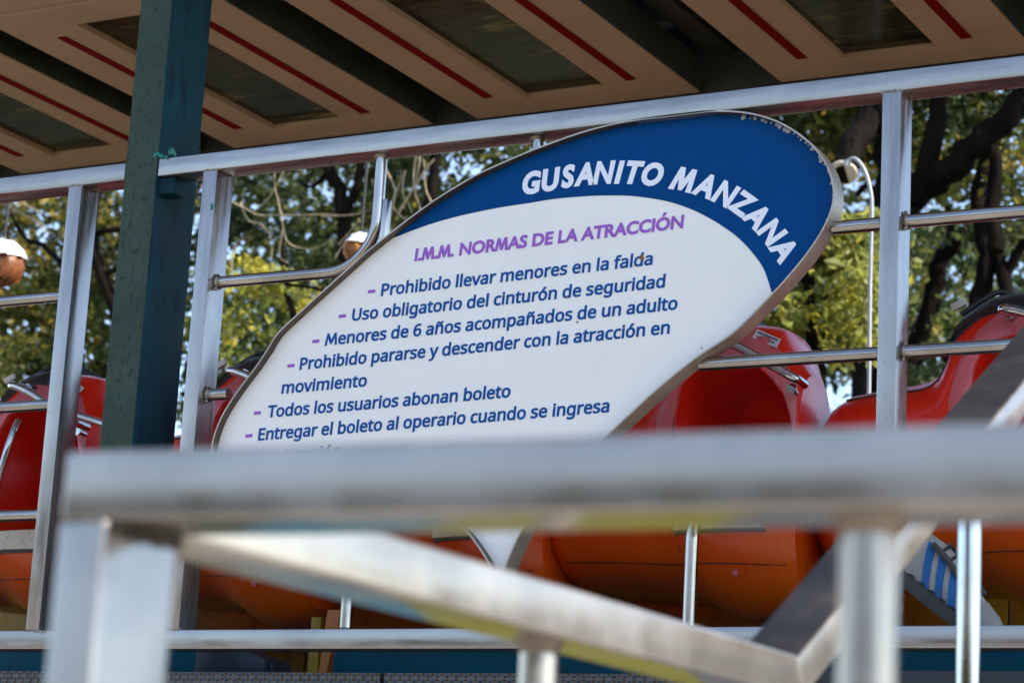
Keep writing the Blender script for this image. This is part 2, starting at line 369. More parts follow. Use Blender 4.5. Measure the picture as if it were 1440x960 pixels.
for x in (PX2, PX3): weld(rr, x+.025, ZT0+.001, int(-x*50)); weld(rr, x+.025, ZB1, int(-x*51))
for x in (xb, xs): MB().tube([(x, YC, ZT0-.008), (x, YC, ZT0-.001)], [.018, .023]).build('weld_bead', 'weld', rr)
for x in (xl, xr): MB().tube([(x, YC, ZB1+.001), (x, YC, ZB1+.008)], [.023, .018]).build('weld_bead', 'weld', rr)
m = MB(); p = onY(297, 291, D); m.blob((p.x+.002, D, p.z), .007, (.6, .3, 1.5), .3, 4); m.build('paint_chip', 'green_chip', rr)

# ------------------------------------------------------------------ teal post
tp = thing('support_post', (-4.37, 5.6, DZ), 'weathered dark teal square steel post between the two railing sections', 'post')
m = MB(); m.box(-4.430, -4.312, D-.004, D+.2, DZ, 2.9, .008, 3); sh = m.build('shaft', 'teal_front', tp); sh.data.materials.append(MAT['teal_worn'])
for f in sh.data.polygons: f.material_index = 1 if f.normal.y < -.5 else 0
m = MB(); m.box(-4.31, -4.255, D+.012, D+.075, 1.975, 2.023, .003); m.build('bracket', 'teal_front', tp)
m = MB()
for px, py, s, k in ((219, 217, .012, 1), (226, 219, .009, 2), (233, 221, .007, 5)):
    q = onY(px, py, D-.004); m.blob((q.x, D-.003, q.z), s, (1, .2, .6), .4, k)
m.build('paint_chip', 'green_chip', tp); m = MB()
for py, yy, s, k in ((213, .06, .013, 3), (216, .075, .010, 4), (217, .05, .009, 6)):
    m.blob((-4.311, D+yy, 2.118+(216-py)*.002), s, (.15, 1, .8), .4, k)
m.build('paint_chip', 'green_chip', tp)

# ------------------------------------------------------------------ canopy over the ride
ZR0 = 2.9
cp = thing('ride_canopy', (-4, 6.9, ZR0), 'cream canopy ceiling with dark red stripes and dark tinted skylights', 'canopy')
cents = [-9.75, -8.6, -7.42, -6.25, -5.15, -4.02, -2.77, -1.57, -.4, .75, 1.9]
Y0, Y1 = 5.38, 7.65  # front edge carried forward out of view to shade the railing
MB().box(-10.4, 2.6, Y0, 6.10, ZR0+.002, ZR0+.11, .03, 3).build('front_beam', 'cream', cp)
MB().box(-10.4, 2.6, Y0, Y1+.02, ZR0+.30, ZR0+.36, .004).build('roof_sheet', 'roof', cp)
for x in cents: MB().box(x+.50, x+.60, 6.12, Y1-.01, ZR0+.14, ZR0+.31, .004).build('purlin', 'roof', cp)
MB().box(-10.4, 2.6, Y1+.025, Y1+.05, ZR0-.085, ZR0+.31, .003).build('back_fascia', 'roof', cp)
for cx in cents:
    gx0, gx1, gy0, gy1 = cx-.17, cx+.17, 6.26, 7.5
    x0, x1 = cx-.465, cx+.465
    m = MB()
    for a in ((x0, gx0, 6.1, Y1), (gx1, x1, 6.1, Y1), (gx0, gx1, 6.1, gy0), (gx0, gx1, gy1, Y1)): m.box(a[0], a[1], a[2], a[3], ZR0+.001, ZR0+.06)
    bmesh.ops.remove_doubles(m.bm, verts=m.bm.verts, dist=1e-4)
    pn = m.build('ceiling_panel', 'cream', cp)
    MB().box(gx0+.001, gx1-.001, gy0+.001, gy1-.001, ZR0+.022, ZR0+.03).build('skylight', 'skylight', pn, 0)
    for sx in (cx-.30, cx+.29): MB().box(sx-.019, sx+.019, 6.34, 7.44, ZR0-.002, ZR0+.0006).build('stripe', 'stripe', pn, 0)
    for ex in (x0-.006, x1+.001): MB().box(ex, ex+.005, 6.11, Y1-.01, ZR0+.004, ZR0+.13).build('edge_angle', 'roof', pn, 0)

# ------------------------------------------------------------------ the rules sign
GLYPH_A, GLYPH_B = json.loads(r'''[{"6":[459,[[44,245,48,318,60,389,84,454,95,474,121,510,155,539,174,551,220,570,246,576,306,581,362,577,377,573,377,513,353,519,317,523,281,522,257,518,235,512,198,494,169,469,148,437,132,400,122,359,115,291,119,291,150,326,170,339,194,350,238,358,279,357,323,347,360,327,375,313,389,297,409,258,416,236,421,184,420,156,408,104,399,82,372,44,336,15,314,5,266,-7,239,-8,199,-4,163,7,146,16,130,26,101,54,88,70,67,110,52,158,45,214],[238,51,262,53,284,59,303,70,320,84,334,102,343,125,349,153,351,184,350,210,344,233,336,254,324,271,308,285,289,295,267,301,241,303,222,302,189,294,150,270,124,236,116,211,115,198,117,172,127,133,139,110,155,88,185,64,210,55]]],"E":[446,[[398,0,78,0,78,573,398,573,398,509,150,509,150,330,383,330,383,268,150,268,150,63,398,63]]],"P":[485,[[229,573,282,570,326,562,363,548,393,528,415,504,431,475,441,442,444,387,438,353,426,321,395,278,364,255,345,246,301,231,275,227,216,223,150,223,150,0,78,0,78,573],[223,511,150,511,150,285,234,285,298,296,330,311,342,322,360,347,369,381,370,401,367,427,361,449,350,468,334,484,314,495,289,504]]],"T":[446,[[259,0,187,0,187,509,8,509,8,573,437,573,437,509,259,509]]],"U":[586,[[513,202,512,173,500,120,476,72,459,52,439,35,416,20,389,8,360,-1,327,-6,290,-8,240,-4,196,7,159,25,128,50,104,82,86,118,76,158,72,204,72,573,144,573,144,201,147,168,154,139,165,114,182,93,203,76,228,64,259,57,294,55,342,59,379,73,394,84,407,96,427,126,438,161,442,202,442,573,513,573]]],"a":[450,[[231,437,268,435,299,428,326,418,347,403,364,383,376,358,383,328,385,293,385,0,334,0,320,61,317,61,279,22,246,3,220,-4,190,-8,136,-5,103,6,88,13,75,23,55,48,41,80,37,119,40,150,50,176,65,199,87,219,116,234,152,245,194,253,316,259,315,309,303,347,293,359,265,375,227,380,194,378,148,365,106,347,84,400,132,421,170,431],[252,208,184,200,159,192,141,182,127,170,112,138,110,119,115,87,122,75,144,58,157,53,188,49,238,56,260,66,279,79,295,96,306,117,313,142,315,210]]],"b":[493,[[139,461,135,373,139,373,149,386,174,409,206,427,248,436,310,434,344,423,374,406,401,381,422,350,437,312,446,267,449,215,444,147,437,118,415,68,384,31,365,17,344,6,322,-2,272,-8,226,-3,206,2,189,10,161,31,139,55,133,55,119,0,68,0,68,609,139,609],[260,379,219,374,202,369,175,351,165,339,150,308,145,289,139,244,139,214,140,177,145,144,153,116,165,93,181,74,202,61,229,53,261,51,288,53,312,61,332,74,348,93,360,117,369,145,376,216,369,287,360,315,348,338,331,356,311,368,288,376]]],"c":[385,[[241,-8,213,-7,162,5,118,28,99,45,69,87,58,114,50,143,44,213,46,250,59,315,71,342,85,365,102,385,142,415,166,425,191,432,245,438,309,431,358,415,337,356,292,370,255,376,223,375,204,371,172,358,148,335,131,303,120,263,117,213,120,166,131,126,148,94,172,71,186,63,220,54,257,53,302,60,351,78,351,15,316,1,290,-5]]],"d":[493,[[221,-8,182,-5,148,6,118,23,92,48,71,79,56,117,47,162,44,214,47,266,56,311,71,350,93,381,119,406,149,424,183,434,221,438,253,436,292,425,323,407,354,374,359,374,354,438,354,609,425,609,425,0,368,0,358,58,354,58,332,32,303,11,266,-3],[232,51,263,53,290,60,311,71,328,88,340,109,348,135,354,165,355,213,354,251,349,284,340,313,329,336,313,355,291,369,264,377,231,379,204,376,181,368,162,354,146,334,133,309,124,281,117,213,124,144,133,116,146,93,162,74,181,61,205,53]]],"e":[452,[[234,438,286,432,329,414,348,401,378,367,390,346,406,299,410,272,411,201,117,201,120,167,127,137,139,111,154,90,174,74,197,62,224,55,254,52,293,54,343,64,392,82,392,20,327,-1,272,-8,221,-6,194,-2,167,6,143,17,121,31,101,48,85,68,70,91,59,117,51,146,44,212,50,277,57,306,81,357,96,378,134,411,157,423,181,431],[233,380,209,378,188,372,170,362,154,348,140,330,130,309,123,285,119,257,338,257,335,292,331,307,326,322,312,346,303,356,280,371,251,379]]],"f":[276,[[266,375,158,375,158,0,87,0,87,375,12,375,12,408,87,432,88,483,97,528,113,563,137,588,168,604,186,609,227,613,263,611,310,599,292,544,262,552,228,556,197,550,185,542,175,532,162,502,159,481,158,430,266,430]]],"g":[493,[[221,438,261,434,297,422,329,402,355,373,359,373,369,430,425,430,425,-7,420,-63,413,-88,392,-129,378,-146,361,-160,341,-172,318,-181,264,-191,210,-192,167,-189,128,-182,78,-165,78,-100,129,-120,191,-132,237,-134,263,-132,286,-126,306,-116,324,-101,337,-84,347,-63,353,-39,358,57,354,57,343,42,315,17,299,8,263,-4,221,-8,182,-4,147,7,117,25,91,51,70,83,56,121,47,164,44,214,47,263,56,306,70,344,91,377,117,404,147,423,181,434],[230,379,197,374,182,368,157,349,138,320,130,303,120,262,117,213,119,176,124,143,134,115,146,92,163,73,182,60,205,52,248,50,276,54,299,63,318,76,334,94,345,117,352,145,356,179,355,242,349,289,343,309,326,340,302,362,287,369,270,374]]],"h":[496,[[139,431,135,370,140,370,164,400,196,420,233,433,260,437,298,436,342,428,377,411,403,386,421,351,430,306,431,0,361,0,361,275,355,321,338,353,324,364,308,372,265,379,222,374,204,368,177,350,157,324,145,289,139,246,139,0,68,0,68,609,139,609]]],"i":[207,[[139,430,139,0,68,0,68,430],[104,591,119,588,133,580,142,566,145,546,142,526,133,512,119,504,104,501,88,504,75,512,69,519,63,536,63,557,69,574,81,585]]],"l":[207,[[139,0,68,0,68,609,139,609]]],"m":[750,[[540,438,574,436,603,429,628,417,649,401,665,379,676,352,683,319,685,280,685,0,615,0,615,277,610,321,594,353,582,364,567,372,528,379,499,376,474,369,454,358,438,342,426,322,418,298,411,237,411,0,342,0,342,277,336,321,327,344,312,361,281,376,253,379,215,374,185,360,164,338,150,308,141,269,139,247,139,0,68,0,68,430,125,430,136,371,140,371,163,401,183,416,205,427,229,434,266,438,312,433,332,428,365,410,378,398,398,366,402,366,427,398,461,420,499,433]]],"n":[496,[[275,438,311,436,343,429,369,417,391,401,409,379,421,352,428,319,431,280,431,0,361,0,361,275,355,321,338,353,324,364,308,372,265,379,232,376,204,368,182,356,166,338,154,316,140,258,139,0,68,0,68,430,125,430,136,371,140,371,165,401,198,422,235,434]]],"o":[485,[[442,216,438,165,428,121,411,82,388,51,359,25,324,7,285,-4,241,-8,200,-4,163,7,129,25,100,51,77,82,59,121,48,165,44,216,50,282,58,310,81,360,97,380,137,412,161,423,186,431,244,438,299,431,324,423,347,412,387,380,403,360,428,310,436,282],[117,216,120,169,130,128,138,110,147,95,172,71,203,56,222,52,264,52,299,62,314,71,339,95,356,128,366,169,369,216,368,240,361,284,348,320,327,348,314,359,282,374,242,379,212,376,185,368,164,354,147,335,134,311,124,284]]],"p":[493,[[273,438,310,434,344,424,374,407,401,383,422,351,437,313,446,268,449,216,448,181,444,148,437,119,415,69,384,31,345,6,322,-2,272,-8,241,-6,213,1,179,17,153,38,139,55,134,55,139,-8,139,-192,68,-192,68,430,126,430,136,371,139,371,161,397,189,419,226,433],[260,379,221,374,204,369,178,353,158,328,146,295,142,275,139,190,150,126,165,93,176,80,203,61,220,55,261,51,280,52,312,63,326,72,348,98,357,113,369,150,376,217,369,283,360,310,348,334,331,354,311,367,288,376]]],"r":[331,[[269,438,319,433,310,368,270,374,228,368,195,351,168,324,149,289,139,245,139,0,68,0,68,430,126,430,134,351,137,351,161,385,191,413,227,431,240,435]]],"s":[384,[[348,119,343,80,327,49,302,24,268,6,248,0,202,-7,155,-8,99,-1,42,19,42,83,86,65,122,55,159,50,203,50,224,53,256,66,274,86,280,112,275,135,259,154,227,173,103,228,76,245,57,266,45,292,41,324,44,350,52,372,66,392,85,408,109,421,137,430,168,436,202,438,258,434,292,426,339,409,315,353,243,376,213,380,159,377,131,366,121,358,114,350,108,328,114,304,125,292,142,280,274,223,314,197,333,176,339,164,344,150]]],"t":[289,[[212,50,236,51,272,59,272,5,250,-2,209,-8,167,-5,138,4,112,20,91,44,78,79,74,125,74,375,13,375,13,409,75,437,103,528,144,528,144,430,269,430,269,375,144,375,144,127,149,93,155,79,173,60,185,54]]],"u":[496,[[427,430,427,0,370,0,359,57,356,57,340,36,310,13,260,-4,234,-8,173,-4,134,8,117,18,103,29,81,59,73,78,64,122,63,430,135,430,135,153,136,129,141,108,158,76,171,65,207,52,230,51,273,55,291,61,319,79,330,91,338,105,350,140,356,182,357,430]]],"v":[407,[[163,0,0,430,75,430,177,148,201,63,204,63,227,138,332,430,407,430,244,0]]],"y":[409,[[1,430,76,430,181,154,205,68,209,68,245,186,333,430,409,430,224,-59,207,-97,188,-130,177,-144,152,-167,123,-183,87,-191,49,-192,9,-186,9,-130,49,-135,68,-134,90,-130,116,-114,130,-99,142,-80,174,-2]]],"ñ":[496,[[275,438,311,436,343,429,369,417,391,401,409,379,421,352,428,319,431,280,431,0,361,0,361,275,355,321,338,353,324,364,308,372,265,379,232,376,204,368,182,356,166,338,154,316,140,258,139,0,68,0,68,430,125,430,136,371,140,371,165,401,198,422,235,434],[101,486,110,529,123,554,141,573,163,585,189,589,215,585,277,553,291,547,311,543,327,546,340,555,349,569,355,589,395,589,392,567,378,530,368,515,342,494,326,489,291,488,267,497,207,529,177,532,169,530,157,521,142,486]]],"ó":[485,[[442,216,438,165,428,121,411,82,388,51,359,25,324,7,285,-4,241,-8,200,-4,163,7,129,25,100,51,77,82,59,121,48,165,44,216,50,282,58,310,81,360,97,380,137,412,161,423,186,431,244,438,299,431,324,423,347,412,387,380,403,360,428,310,436,282],[117,216,120,169,130,128,138,110,147,95,172,71,203,56,222,52,264,52,299,62,314,71,339,95,356,128,366,169,369,216,368,240,361,284,348,320,327,348,314,359,282,374,242,379,212,376,185,368,164,354,147,335,134,311,124,284],[362,606,303,537,247,486,200,486,200,496,234,542,277,614,362,614]]]," ":[209,[]]},{".":[219,[[109,111,86,106,67,93,54,74,49,51,54,28,67,9,86,-4,109,-9,132,-4,151,9,164,28,169,51,164,74,151,93,132,106]]],"A":[667,[[362,686,293,686,0,0,100,0,186,201,476,201,567,0,667,0],[326,536,436,289,224,289]]],"C":[708,[[656,635,590,660,530,678,475,688,422,691,272,664,154,589,76,475,48,331,70,218,136,107,251,24,416,-9,490,-5,555,8,611,27,663,51,663,158,604,125,544,101,484,86,425,81,313,100,226,153,169,235,149,340,170,444,227,527,313,581,421,601,479,597,537,584,595,562,656,530]]],"D":[750,[[76,0,342,0,493,29,607,105,679,214,704,341,683,462,617,572,504,651,341,682,76,682],[174,594,325,594,449,574,536,519,586,438,603,341,592,266,550,183,466,116,330,88,174,88]]],"E":[500,[[462,682,75,682,75,0,471,0,471,88,173,88,173,300,452,300,452,388,173,388,173,594,462,594]]],"G":[740,[[673,336,444,336,444,248,575,248,575,108,503,89,466,83,427,81,316,100,228,154,171,235,151,340,171,443,227,526,310,581,414,601,476,597,537,584,599,563,659,534,659,633,587,661,527,679,473,688,416,691,271,664,155,589,78,477,50,337,77,199,153,89,268,17,413,-9,481,-6,544,4,607,21,673,47]]],"I":[250,[[174,682,76,682,76,0,174,0]]],"L":[490,[[172,682,74,682,74,0,480,0,480,88,172,88]]],"M":[781,[[709,682,618,682,391,402,165,682,73,682,73,0,171,0,171,531,383,267,399,267,611,531,611,0,709,0]]],"N":[781,[[706,682,614,682,614,154,152,682,74,682,74,0,166,0,166,525,622,0,706,0]]],"O":[823,[[45,341,71,208,143,97,258,20,409,-9,564,20,680,97,753,209,778,341,752,476,679,587,563,663,411,691,261,663,145,587,71,475],[146,341,166,445,222,527,305,581,411,601,517,581,601,527,657,445,677,341,657,238,601,155,517,101,411,81,305,101,221,155,166,238]]],"R":[604,[[77,682,77,0,175,0,175,296,216,296,253,291,292,271,338,223,397,140,487,0,604,0,531,103,474,195,439,246,402,289,359,324,408,351,443,389,465,436,473,491,457,571,413,631,342,669,249,682],[175,598,238,598,299,591,340,570,364,538,372,495,366,454,345,418,303,393,238,384,175,384]]],"S":[458,[[399,643,362,664,324,679,286,688,247,691,162,678,97,642,55,584,40,509,86,396,188,320,289,252,335,165,328,136,308,108,273,87,224,79,175,85,128,104,84,136,44,178,44,54,87,26,133,6,182,-5,235,-9,311,5,372,43,412,102,426,176,380,303,279,381,177,443,131,522,139,555,161,581,196,597,239,603,275,600,315,588,356,566,399,532]]],"T":[604,[[587,682,17,682,17,594,253,594,253,0,351,0,351,594,587,594]]],"U":[708,[[648,682,550,682,550,285,548,240,542,200,528,165,507,136,479,114,443,97,399,85,347,81,305,85,266,95,231,113,200,139,181,163,168,192,161,229,159,682,61,682,61,258,85,138,149,55,240,7,345,-9,478,11,573,67,629,154,648,268]]],"Z":[646,[[450,594,16,0,631,0,631,88,197,88,631,682,43,682,43,594]]],"Ó":[823,[[45,341,71,208,143,97,258,20,409,-9,564,20,680,97,753,209,778,341,752,476,679,587,563,663,411,691,261,663,145,587,71,475],[146,341,166,445,222,527,305,581,411,601,517,581,601,527,657,445,677,341,657,238,601,155,517,101,411,81,305,101,221,155,166,238],[423,874,356,727,411,727,523,874]]]," ":[278,[]]}]''')
GLYPH_B['M'] = [790, [[30, 0, 130, 682, 235, 682, 390, 262, 545, 682, 650, 682, 750, 0, 652, 0, 592, 430, 428, 30, 352, 30, 188, 430, 128, 0]]]
GLYPH_A['M'] = [700, [[40, 0, 115, 571, 185, 571, 345, 215, 505, 571, 575, 571, 650, 0, 580, 0, 530, 405, 370, 60, 320, 60, 160, 405, 110, 0]]]
def area2(c): return sum(c[i-1][0]*c[i][1] - c[i][0]*c[i-1][1] for i in range(len(c)))
def embolden(c, d, SIDE):
    """push a contour outwards (holes, which run the other way, inwards) by d along mitred normals"""
    P = [Vector(p) for i, p in enumerate(c) if (Vector(p)-Vector(c[i-1])).length > 1e-6]; n = len(P); out = []
    for i in range(n):
        a, b = (P[i]-P[i-1]).normalized(), (P[(i+1) % n]-P[i]).normalized()
        na, nb = Vector((-a.y, a.x)), Vector((-b.y, b.x)); m_ = na+nb
        if m_.length < .2: m_ = na
        m_.normalize(); k = 1/max(.55, m_.dot(na)); q = P[i] + SIDE*d*k*m_; out.append((q.x, q.y))
    return out
def bold_glyph(cs, d):
    """all contours of one glyph made heavier by d; the largest contour tells which way outlines run"""
    sgn = -math.copysign(1, max((area2(c) for c in cs), key=abs)) if cs else 1
    return [embolden(c, d, sgn) for c in cs]
GLYPH_B['Ó'][1][2] = [v + (0, 75)[i % 2] for i, v in enumerate(GLYPH_B['Ó'][1][2])]
def filled(contours, offset, thick=.0006):
    """contours in metres -> filled, slightly emboldened mesh data in the xy plane"""
    cu = bpy.data.curves.new('tmp', 'CURVE'); cu.dimensions = '2D'; cu.fill_mode = 'BOTH'; cu.extrude = thick/2
    for c in contours:
        sp = cu.splines.new('POLY'); sp.points.add(len(c)-1); sp.use_cyclic_u = True
        for pt, (x, y) in zip(sp.points, c): pt.co = (x, y, 0, 1)
    o = bpy.data.objects.new('tmp', cu); C.objects.link(o)
    dg = bpy.context.evaluated_depsgraph_get(); me = bpy.data.meshes.new_from_object(o.evaluated_get(dg))
    bpy.data.objects.remove(o); bpy.data.curves.remove(cu); return me
def put_flat(name, mat, parent, me, P0, ex, ez, y):
    """lay mesh data (x right, y up, z out) on the sign's plane"""
    org = parent_origin(parent); 
    for v in me.vertices:
        p = P0 + ex*v.co.x + ez*v.co.y; p.y = y - v.co.z; v.co = p - org
    me.flip_normals() if False else None
    o = bpy.data.objects.new(name, me); C.objects.link(o); me.materials.clear(); finish(o, mat, parent, 0); return o
def line_width(s, G): return sum(G[ch][0] for ch in s)/1000
YS = D+.026                                   # face of the board
sg = thing('rules_sign', (-3.2, D+.02, .75), 'oval white and blue sign with ride rules in a steel rim', 'sign')
outline_px = [(297, 628), (302, 607), (311, 585), (324, 563), (339, 541.5), (358, 516.5), (375, 491.5), (389, 469), (416, 443), (451, 411), (486, 379.5), (515.5, 353),
    (554.5, 322), (587, 297.5), (620, 274.5), (667, 246.5), (702, 230), (738, 214.4), (773, 201), (813, 186.7), (863, 173.3), (913, 165), (960, 159), (1000, 155.2), (1043, 156.7),
    (1076, 163.5), (1102, 174), (1126, 189), (1147, 208), (1163, 230), (1171, 252), (1173.5, 276), (1168, 301), (1155, 328), (1137, 355), (1112, 386), (1084, 416.5), (1031, 469),
    (979, 503.5), (930, 543), (890, 579), (851, 616), (800, 668), (765, 706), (735, 745), (712, 795), (703, 832), (692, 812), (686, 791), (656, 748), (636, 739), (600, 735),
    (520, 739), (430, 742), (360, 735), (320, 715), (302, 690), (296, 660)]
OUT = catmull([onY(x, y, D) for x, y in outline_px], 4, True)
cx_ = sum(p.x for p in OUT)/len(OUT)
def inset(P, d):
    n = len(P); q = []
    for i in range(n):
        t = (P[(i+1) % n]-P[i-1]); t.y = 0; t.normalize(); q.append(P[i] + d*Vector((t.z, 0, -t.x)))
    return q
INN = inset(OUT, .0045)
m = MB(); sc = m.bm; n = len(OUT); RD = .064
rg = [[sc.verts.new(p + Vector((0, dy, 0))) for p in P] for P, dy in ((OUT, 0), (OUT, RD), (INN, RD), (INN, 0))]
for a in range(4):
    A, B = rg[a], rg[(a+1) % 4]
    for k in range(n):
        f_ = sc.faces.new((A[k], A[(k+1) % n], B[(k+1) % n], B[k])); f_.material_index = 1 if a == 2 else 0
bmesh.ops.recalc_face_normals(sc, faces=sc.faces)
rm = m.build('rim', 'rim', sg, 50); rm.data.materials.append(MAT['inner_wall'])
face = [Vector((p.x, YS, p.z)) for p in inset(OUT, .0048)]
me = filled([[(p.x, p.z) for p in face]], 0, .006)
put_flat('board_face', 'sign_white', sg, me, Vector(), Vector((1, 0, 0)), Vector((0, 0, 1)), YS+.003)
edge_px = [(553, 337), (563, 331), (604, 315.6), (649, 303), (702, 292), (744.5, 285.5), (782, 279.5), (827, 275.8), (855, 275), (880, 275.2), (905, 277.5), (937.5, 283), (967.5, 292.5), (992.5, 304), (1017.5, 319), (1040, 336), (1060, 357.5), (1075, 380), (1086, 413), (1090, 422)]
EDG = catmull([onY(x, y, YS) for x, y in edge_px], 4)
ia = min(range(n), key=lambda i: (face[i]-EDG[3]).length); ib = min(range(n), key=lambda i: (face[i]-EDG[-5]).length)
ia = min(range(n), key=lambda i: (face[i]-EDG[2]).length)
top = face[ia:ib+1]
blue = [(p.x, p.z) for p in top] + [(p.x, p.z) for p in EDG[-5:3:-1]]
put_flat('blue_panel', 'sign_blue', sg, filled([blue], 0, .001), Vector(), Vector((1, 0, 0)), Vector((0, 0, 1)), YS-.0006)
def text_line(name, s, G, a, b, cap, mat, weight, shear=.09, capu=.609, slack=0, y=None):
    """a string whose baseline runs from pixel a to pixel b, capital height in metres"""
    y = y or YS-.0009; A, B = onY(*a, y), onY(*b, y); L = (B-A).length; ex = (B-A)/L; ez = Vector((-ex.z, 0, ex.x))
    first = min(G[s[0]][1][0][0::2])/1000; last = G[s[-1]][0]/1000 - max(max(c[0::2]) for c in G[s[-1]][1])/1000
    sx = L/(line_width(s, G)-first-last); sz = cap/capu; x = -first; cs = []
    for ch in s:
        cs += bold_glyph([[((x + c[i]/1000)*sx + shear*c[i+1]/1000*sz, c[i+1]/1000*sz) for i in range(0, len(c), 2)] for c in G[ch][1]], weight)
        x += G[ch][0]/1000
    return put_flat(name, mat, sg, filled(cs, 0), A, ex, ez, y)
rules = [("Prohibido llevar menores en la falda", (536, 415.7), (916.5, 371.7), .0345), ("Uso obligatorio del cinturón de seguridad", (495, 450.7), (934, 403.5), .0345),
    ("Menores de 6 años acompañados de un adulto", (457, 485.5), (951.5, 434.5), .0345), ("Prohibido pararse y descender con la atracción en", (421.5, 519.5), (940.5, 468.5), .0345),
    ("movimiento", (396, 553), (514.5, 542.5), .0345), ("Todos los usuarios abonan boleto", (376, 586.5), (716.5, 557.8), .0345),
    ("Entregar el boleto al operario cuando se ingresa", (363, 618.7), (855.5, 578.7), .0345), ("la atracción", (366, 651), (478, 641.5), .0345)]
for s, a, b, cap in rules: text_line('text_line', s, GLYPH_A, a, b, cap, 'text_blue', .00135)
for x, y in ((522.5, 409.7), (481.5, 444.3), (444, 479.7), (409, 514), (362, 580.4), (350, 612.5)):
    P = onY(x, y, YS-.0009); ex = (onY(x+10, y-1, YS-.0009)-P).normalized(); ez = Vector((-ex.z, 0, ex.x)); hw, hh = .0118, .0046
    put_flat('bullet_dash', 'text_purple', sg, filled([[(-hw, -hh), (hw, -hh), (hw, hh), (-hw, hh)]], 0), P, ex, ez, YS-.0009)
text_line('heading_lettering', "I.M.M. NORMAS DE LA ATRACCIÓN", GLYPH_B, (583.5, 366.5), (959.5, 320),   .0325, 'text_purple', .0019, .11, .682)
title = "GUSANITO MANZANA"
tc_px = {0: (747, 271), 1: (774, 266.7), 2: (799, 262), 3: (823, 259), 4: (848, 257), 5: (869, 256.7), 6: (887.5, 257), 7: (914, 259.5), 9: (957.5, 267), 10: (987.5, 275.4), 11: (1013, 286.5), 12: (1035, 299), 13: (1055, 316), 14: (1074, 337), 15: (1091, 361)}
P_ = {k: onY(x, y, YS-.0016) for k, (x, y) in tc_px.items()}; keys = sorted(P_); cs = []
base = P_[0].copy()
for i, k in enumerate(keys):
    a, b = P_[keys[max(i-1, 0)]], P_[keys[min(i+1, len(keys)-1)]]; ex = (b-a).normalized(); ez = Vector((-ex.z, 0, ex.x)); G = GLYPH_B[title[k]]
    allx = [v for c in G[1] for v in c[0::2]]; mid = (min(allx)+max(allx))/2; sz = .0565/.682; sx = sz*(.98 if title[k] == 'M' else .90)
    gl = []
    for c in G[1]:
        pts = []
        for j in range(0, len(c), 2):
            v = c[j+1]/1000*sz; u = (c[j]-mid)/1000*sx + .14*(v-.026); p = P_[k]-base + ex*u + ez*v; pts.append((p.x, p.z))
        gl.append(pts)
    cs += bold_glyph(gl, .0040)
put_flat('title_lettering', 'text_white', sg, filled(cs, 0), base, Vector((1, 0, 0)), Vector((0, 0, 1)), YS-.0016)
m = MB(); rn = random.Random(5)
for px, py, s in ((902, 362, .006), (904, 364, .004), (1113, 395, .003), (797, 417, .0025), (812, 453, .003), (987, 489, .002)):
    q = onY(px, py, YS); m.blob((q.x, YS-.0012, q.z), s, (1, .1, 1), .4, int(px))
m.build('rust_stain', 'stain', sg)
m = MB()
for t in range(46):                                             # vinyl peeling off along the right-hand end of the board
    i = int(96 + t*.75); q = face[i % n]; c = Vector((cx_, 0, 1.6))
    inward = Vector((c.x-q.x, 0, c.z-q.z)).normalized(); s = rn.uniform(.002, .006)
    m.blob((q.x+inward.x*rn.uniform(.0, .008), YS-.0014, q.z+inward.z*rn.uniform(0, .008)), s, (1, .12, 1), .45, t)
m.build('peeled_vinyl', 'flake', sg)
m = MB(); q = onY(541, 340, D+.055); m.beam((q.x, D+.05, q.z-.03), (q.x+.003, D+.05, q.z+.12), (.008, 0, 0), (0, .012, 0), .001); m.build('mounting_strap', 'tube', sg)

# ------------------------------------------------------------------ apple-shaped ride cars
PER = .862
def interp(tab, x):
    if x <= tab[0][0]: return tab[0][1]
    for (a, b), (c, d) in zip(tab, tab[1:]):
        if x <= c: return b + (d-b)*(x-a)/(c-a)
    return tab[-1][1]
TOPZ = [(-.56, 1.16), (-.545, 1.25), (-.53, 1.30), (-.50, 1.335), (-.45, 1.355), (-.37, 1.364), (-.27, 1.373), (-.20, 1.39), (-.165, 1.43), (-.14, 1.49), (-.125, 1.535), (-.09, 1.565), (-.04, 1.585), (.04, 1.585), (.15, 1.566), (.19, 1.545), (.24, 1.462), (.30, 1.384), (.312, 1.30)]
BOTZ = [(-.56, .98), (-.53, .90), (-.45, .86), (-.30, .845), (-.12, .835), (-.05, .82), (.02, .78), (.10, .752), (.17, .75), (.25, .775), (.312, .83)]
HW = [(-.56, .20), (-.53, .28), (-.45, .36), (-.3, .40), (-.1, .40), (-.04, .38), (.05, .34), (.15, .30), (.25, .19), (.312, .10)]
NY = [(-.56, 6.30), (-.53, 6.20), (-.45, 6.12), (-.3, 6.085), (-.1, 6.075), (.05, 6.06), (.15, 6.065), (.25, 6.085), (.312, 6.11)]
KX, CY = 1.035, 6.52
stations = [-.56, -.55, -.53, -.50, -.45, -.40, -.34, -.27, -.22, -.19, -.165, -.145, -.125, -.10, -.07, -.03, .02, .07, .12, .16, .19, .215, .24, .265, .28, .288]
NS = 44
def section(x, grow=0):
    zt, zb, hw = interp(TOPZ, x)*KX+grow, interp(BOTZ, x)*1.01-grow, interp(HW, x)+grow
    zc, h = (zt+zb)/2, (zt-zb)/2; out = []
    for k in range(NS):
        a = 2*math.pi*k/NS; c, s_ = math.cos(a), math.sin(a); e = 2/2.7
        out.append(Vector((x*KX, interp(NY, x) + interp(HW, x) + hw*math.copysign(abs(c)**e, c), zc + h*math.copysign(abs(s_)**e, s_))))
    return out
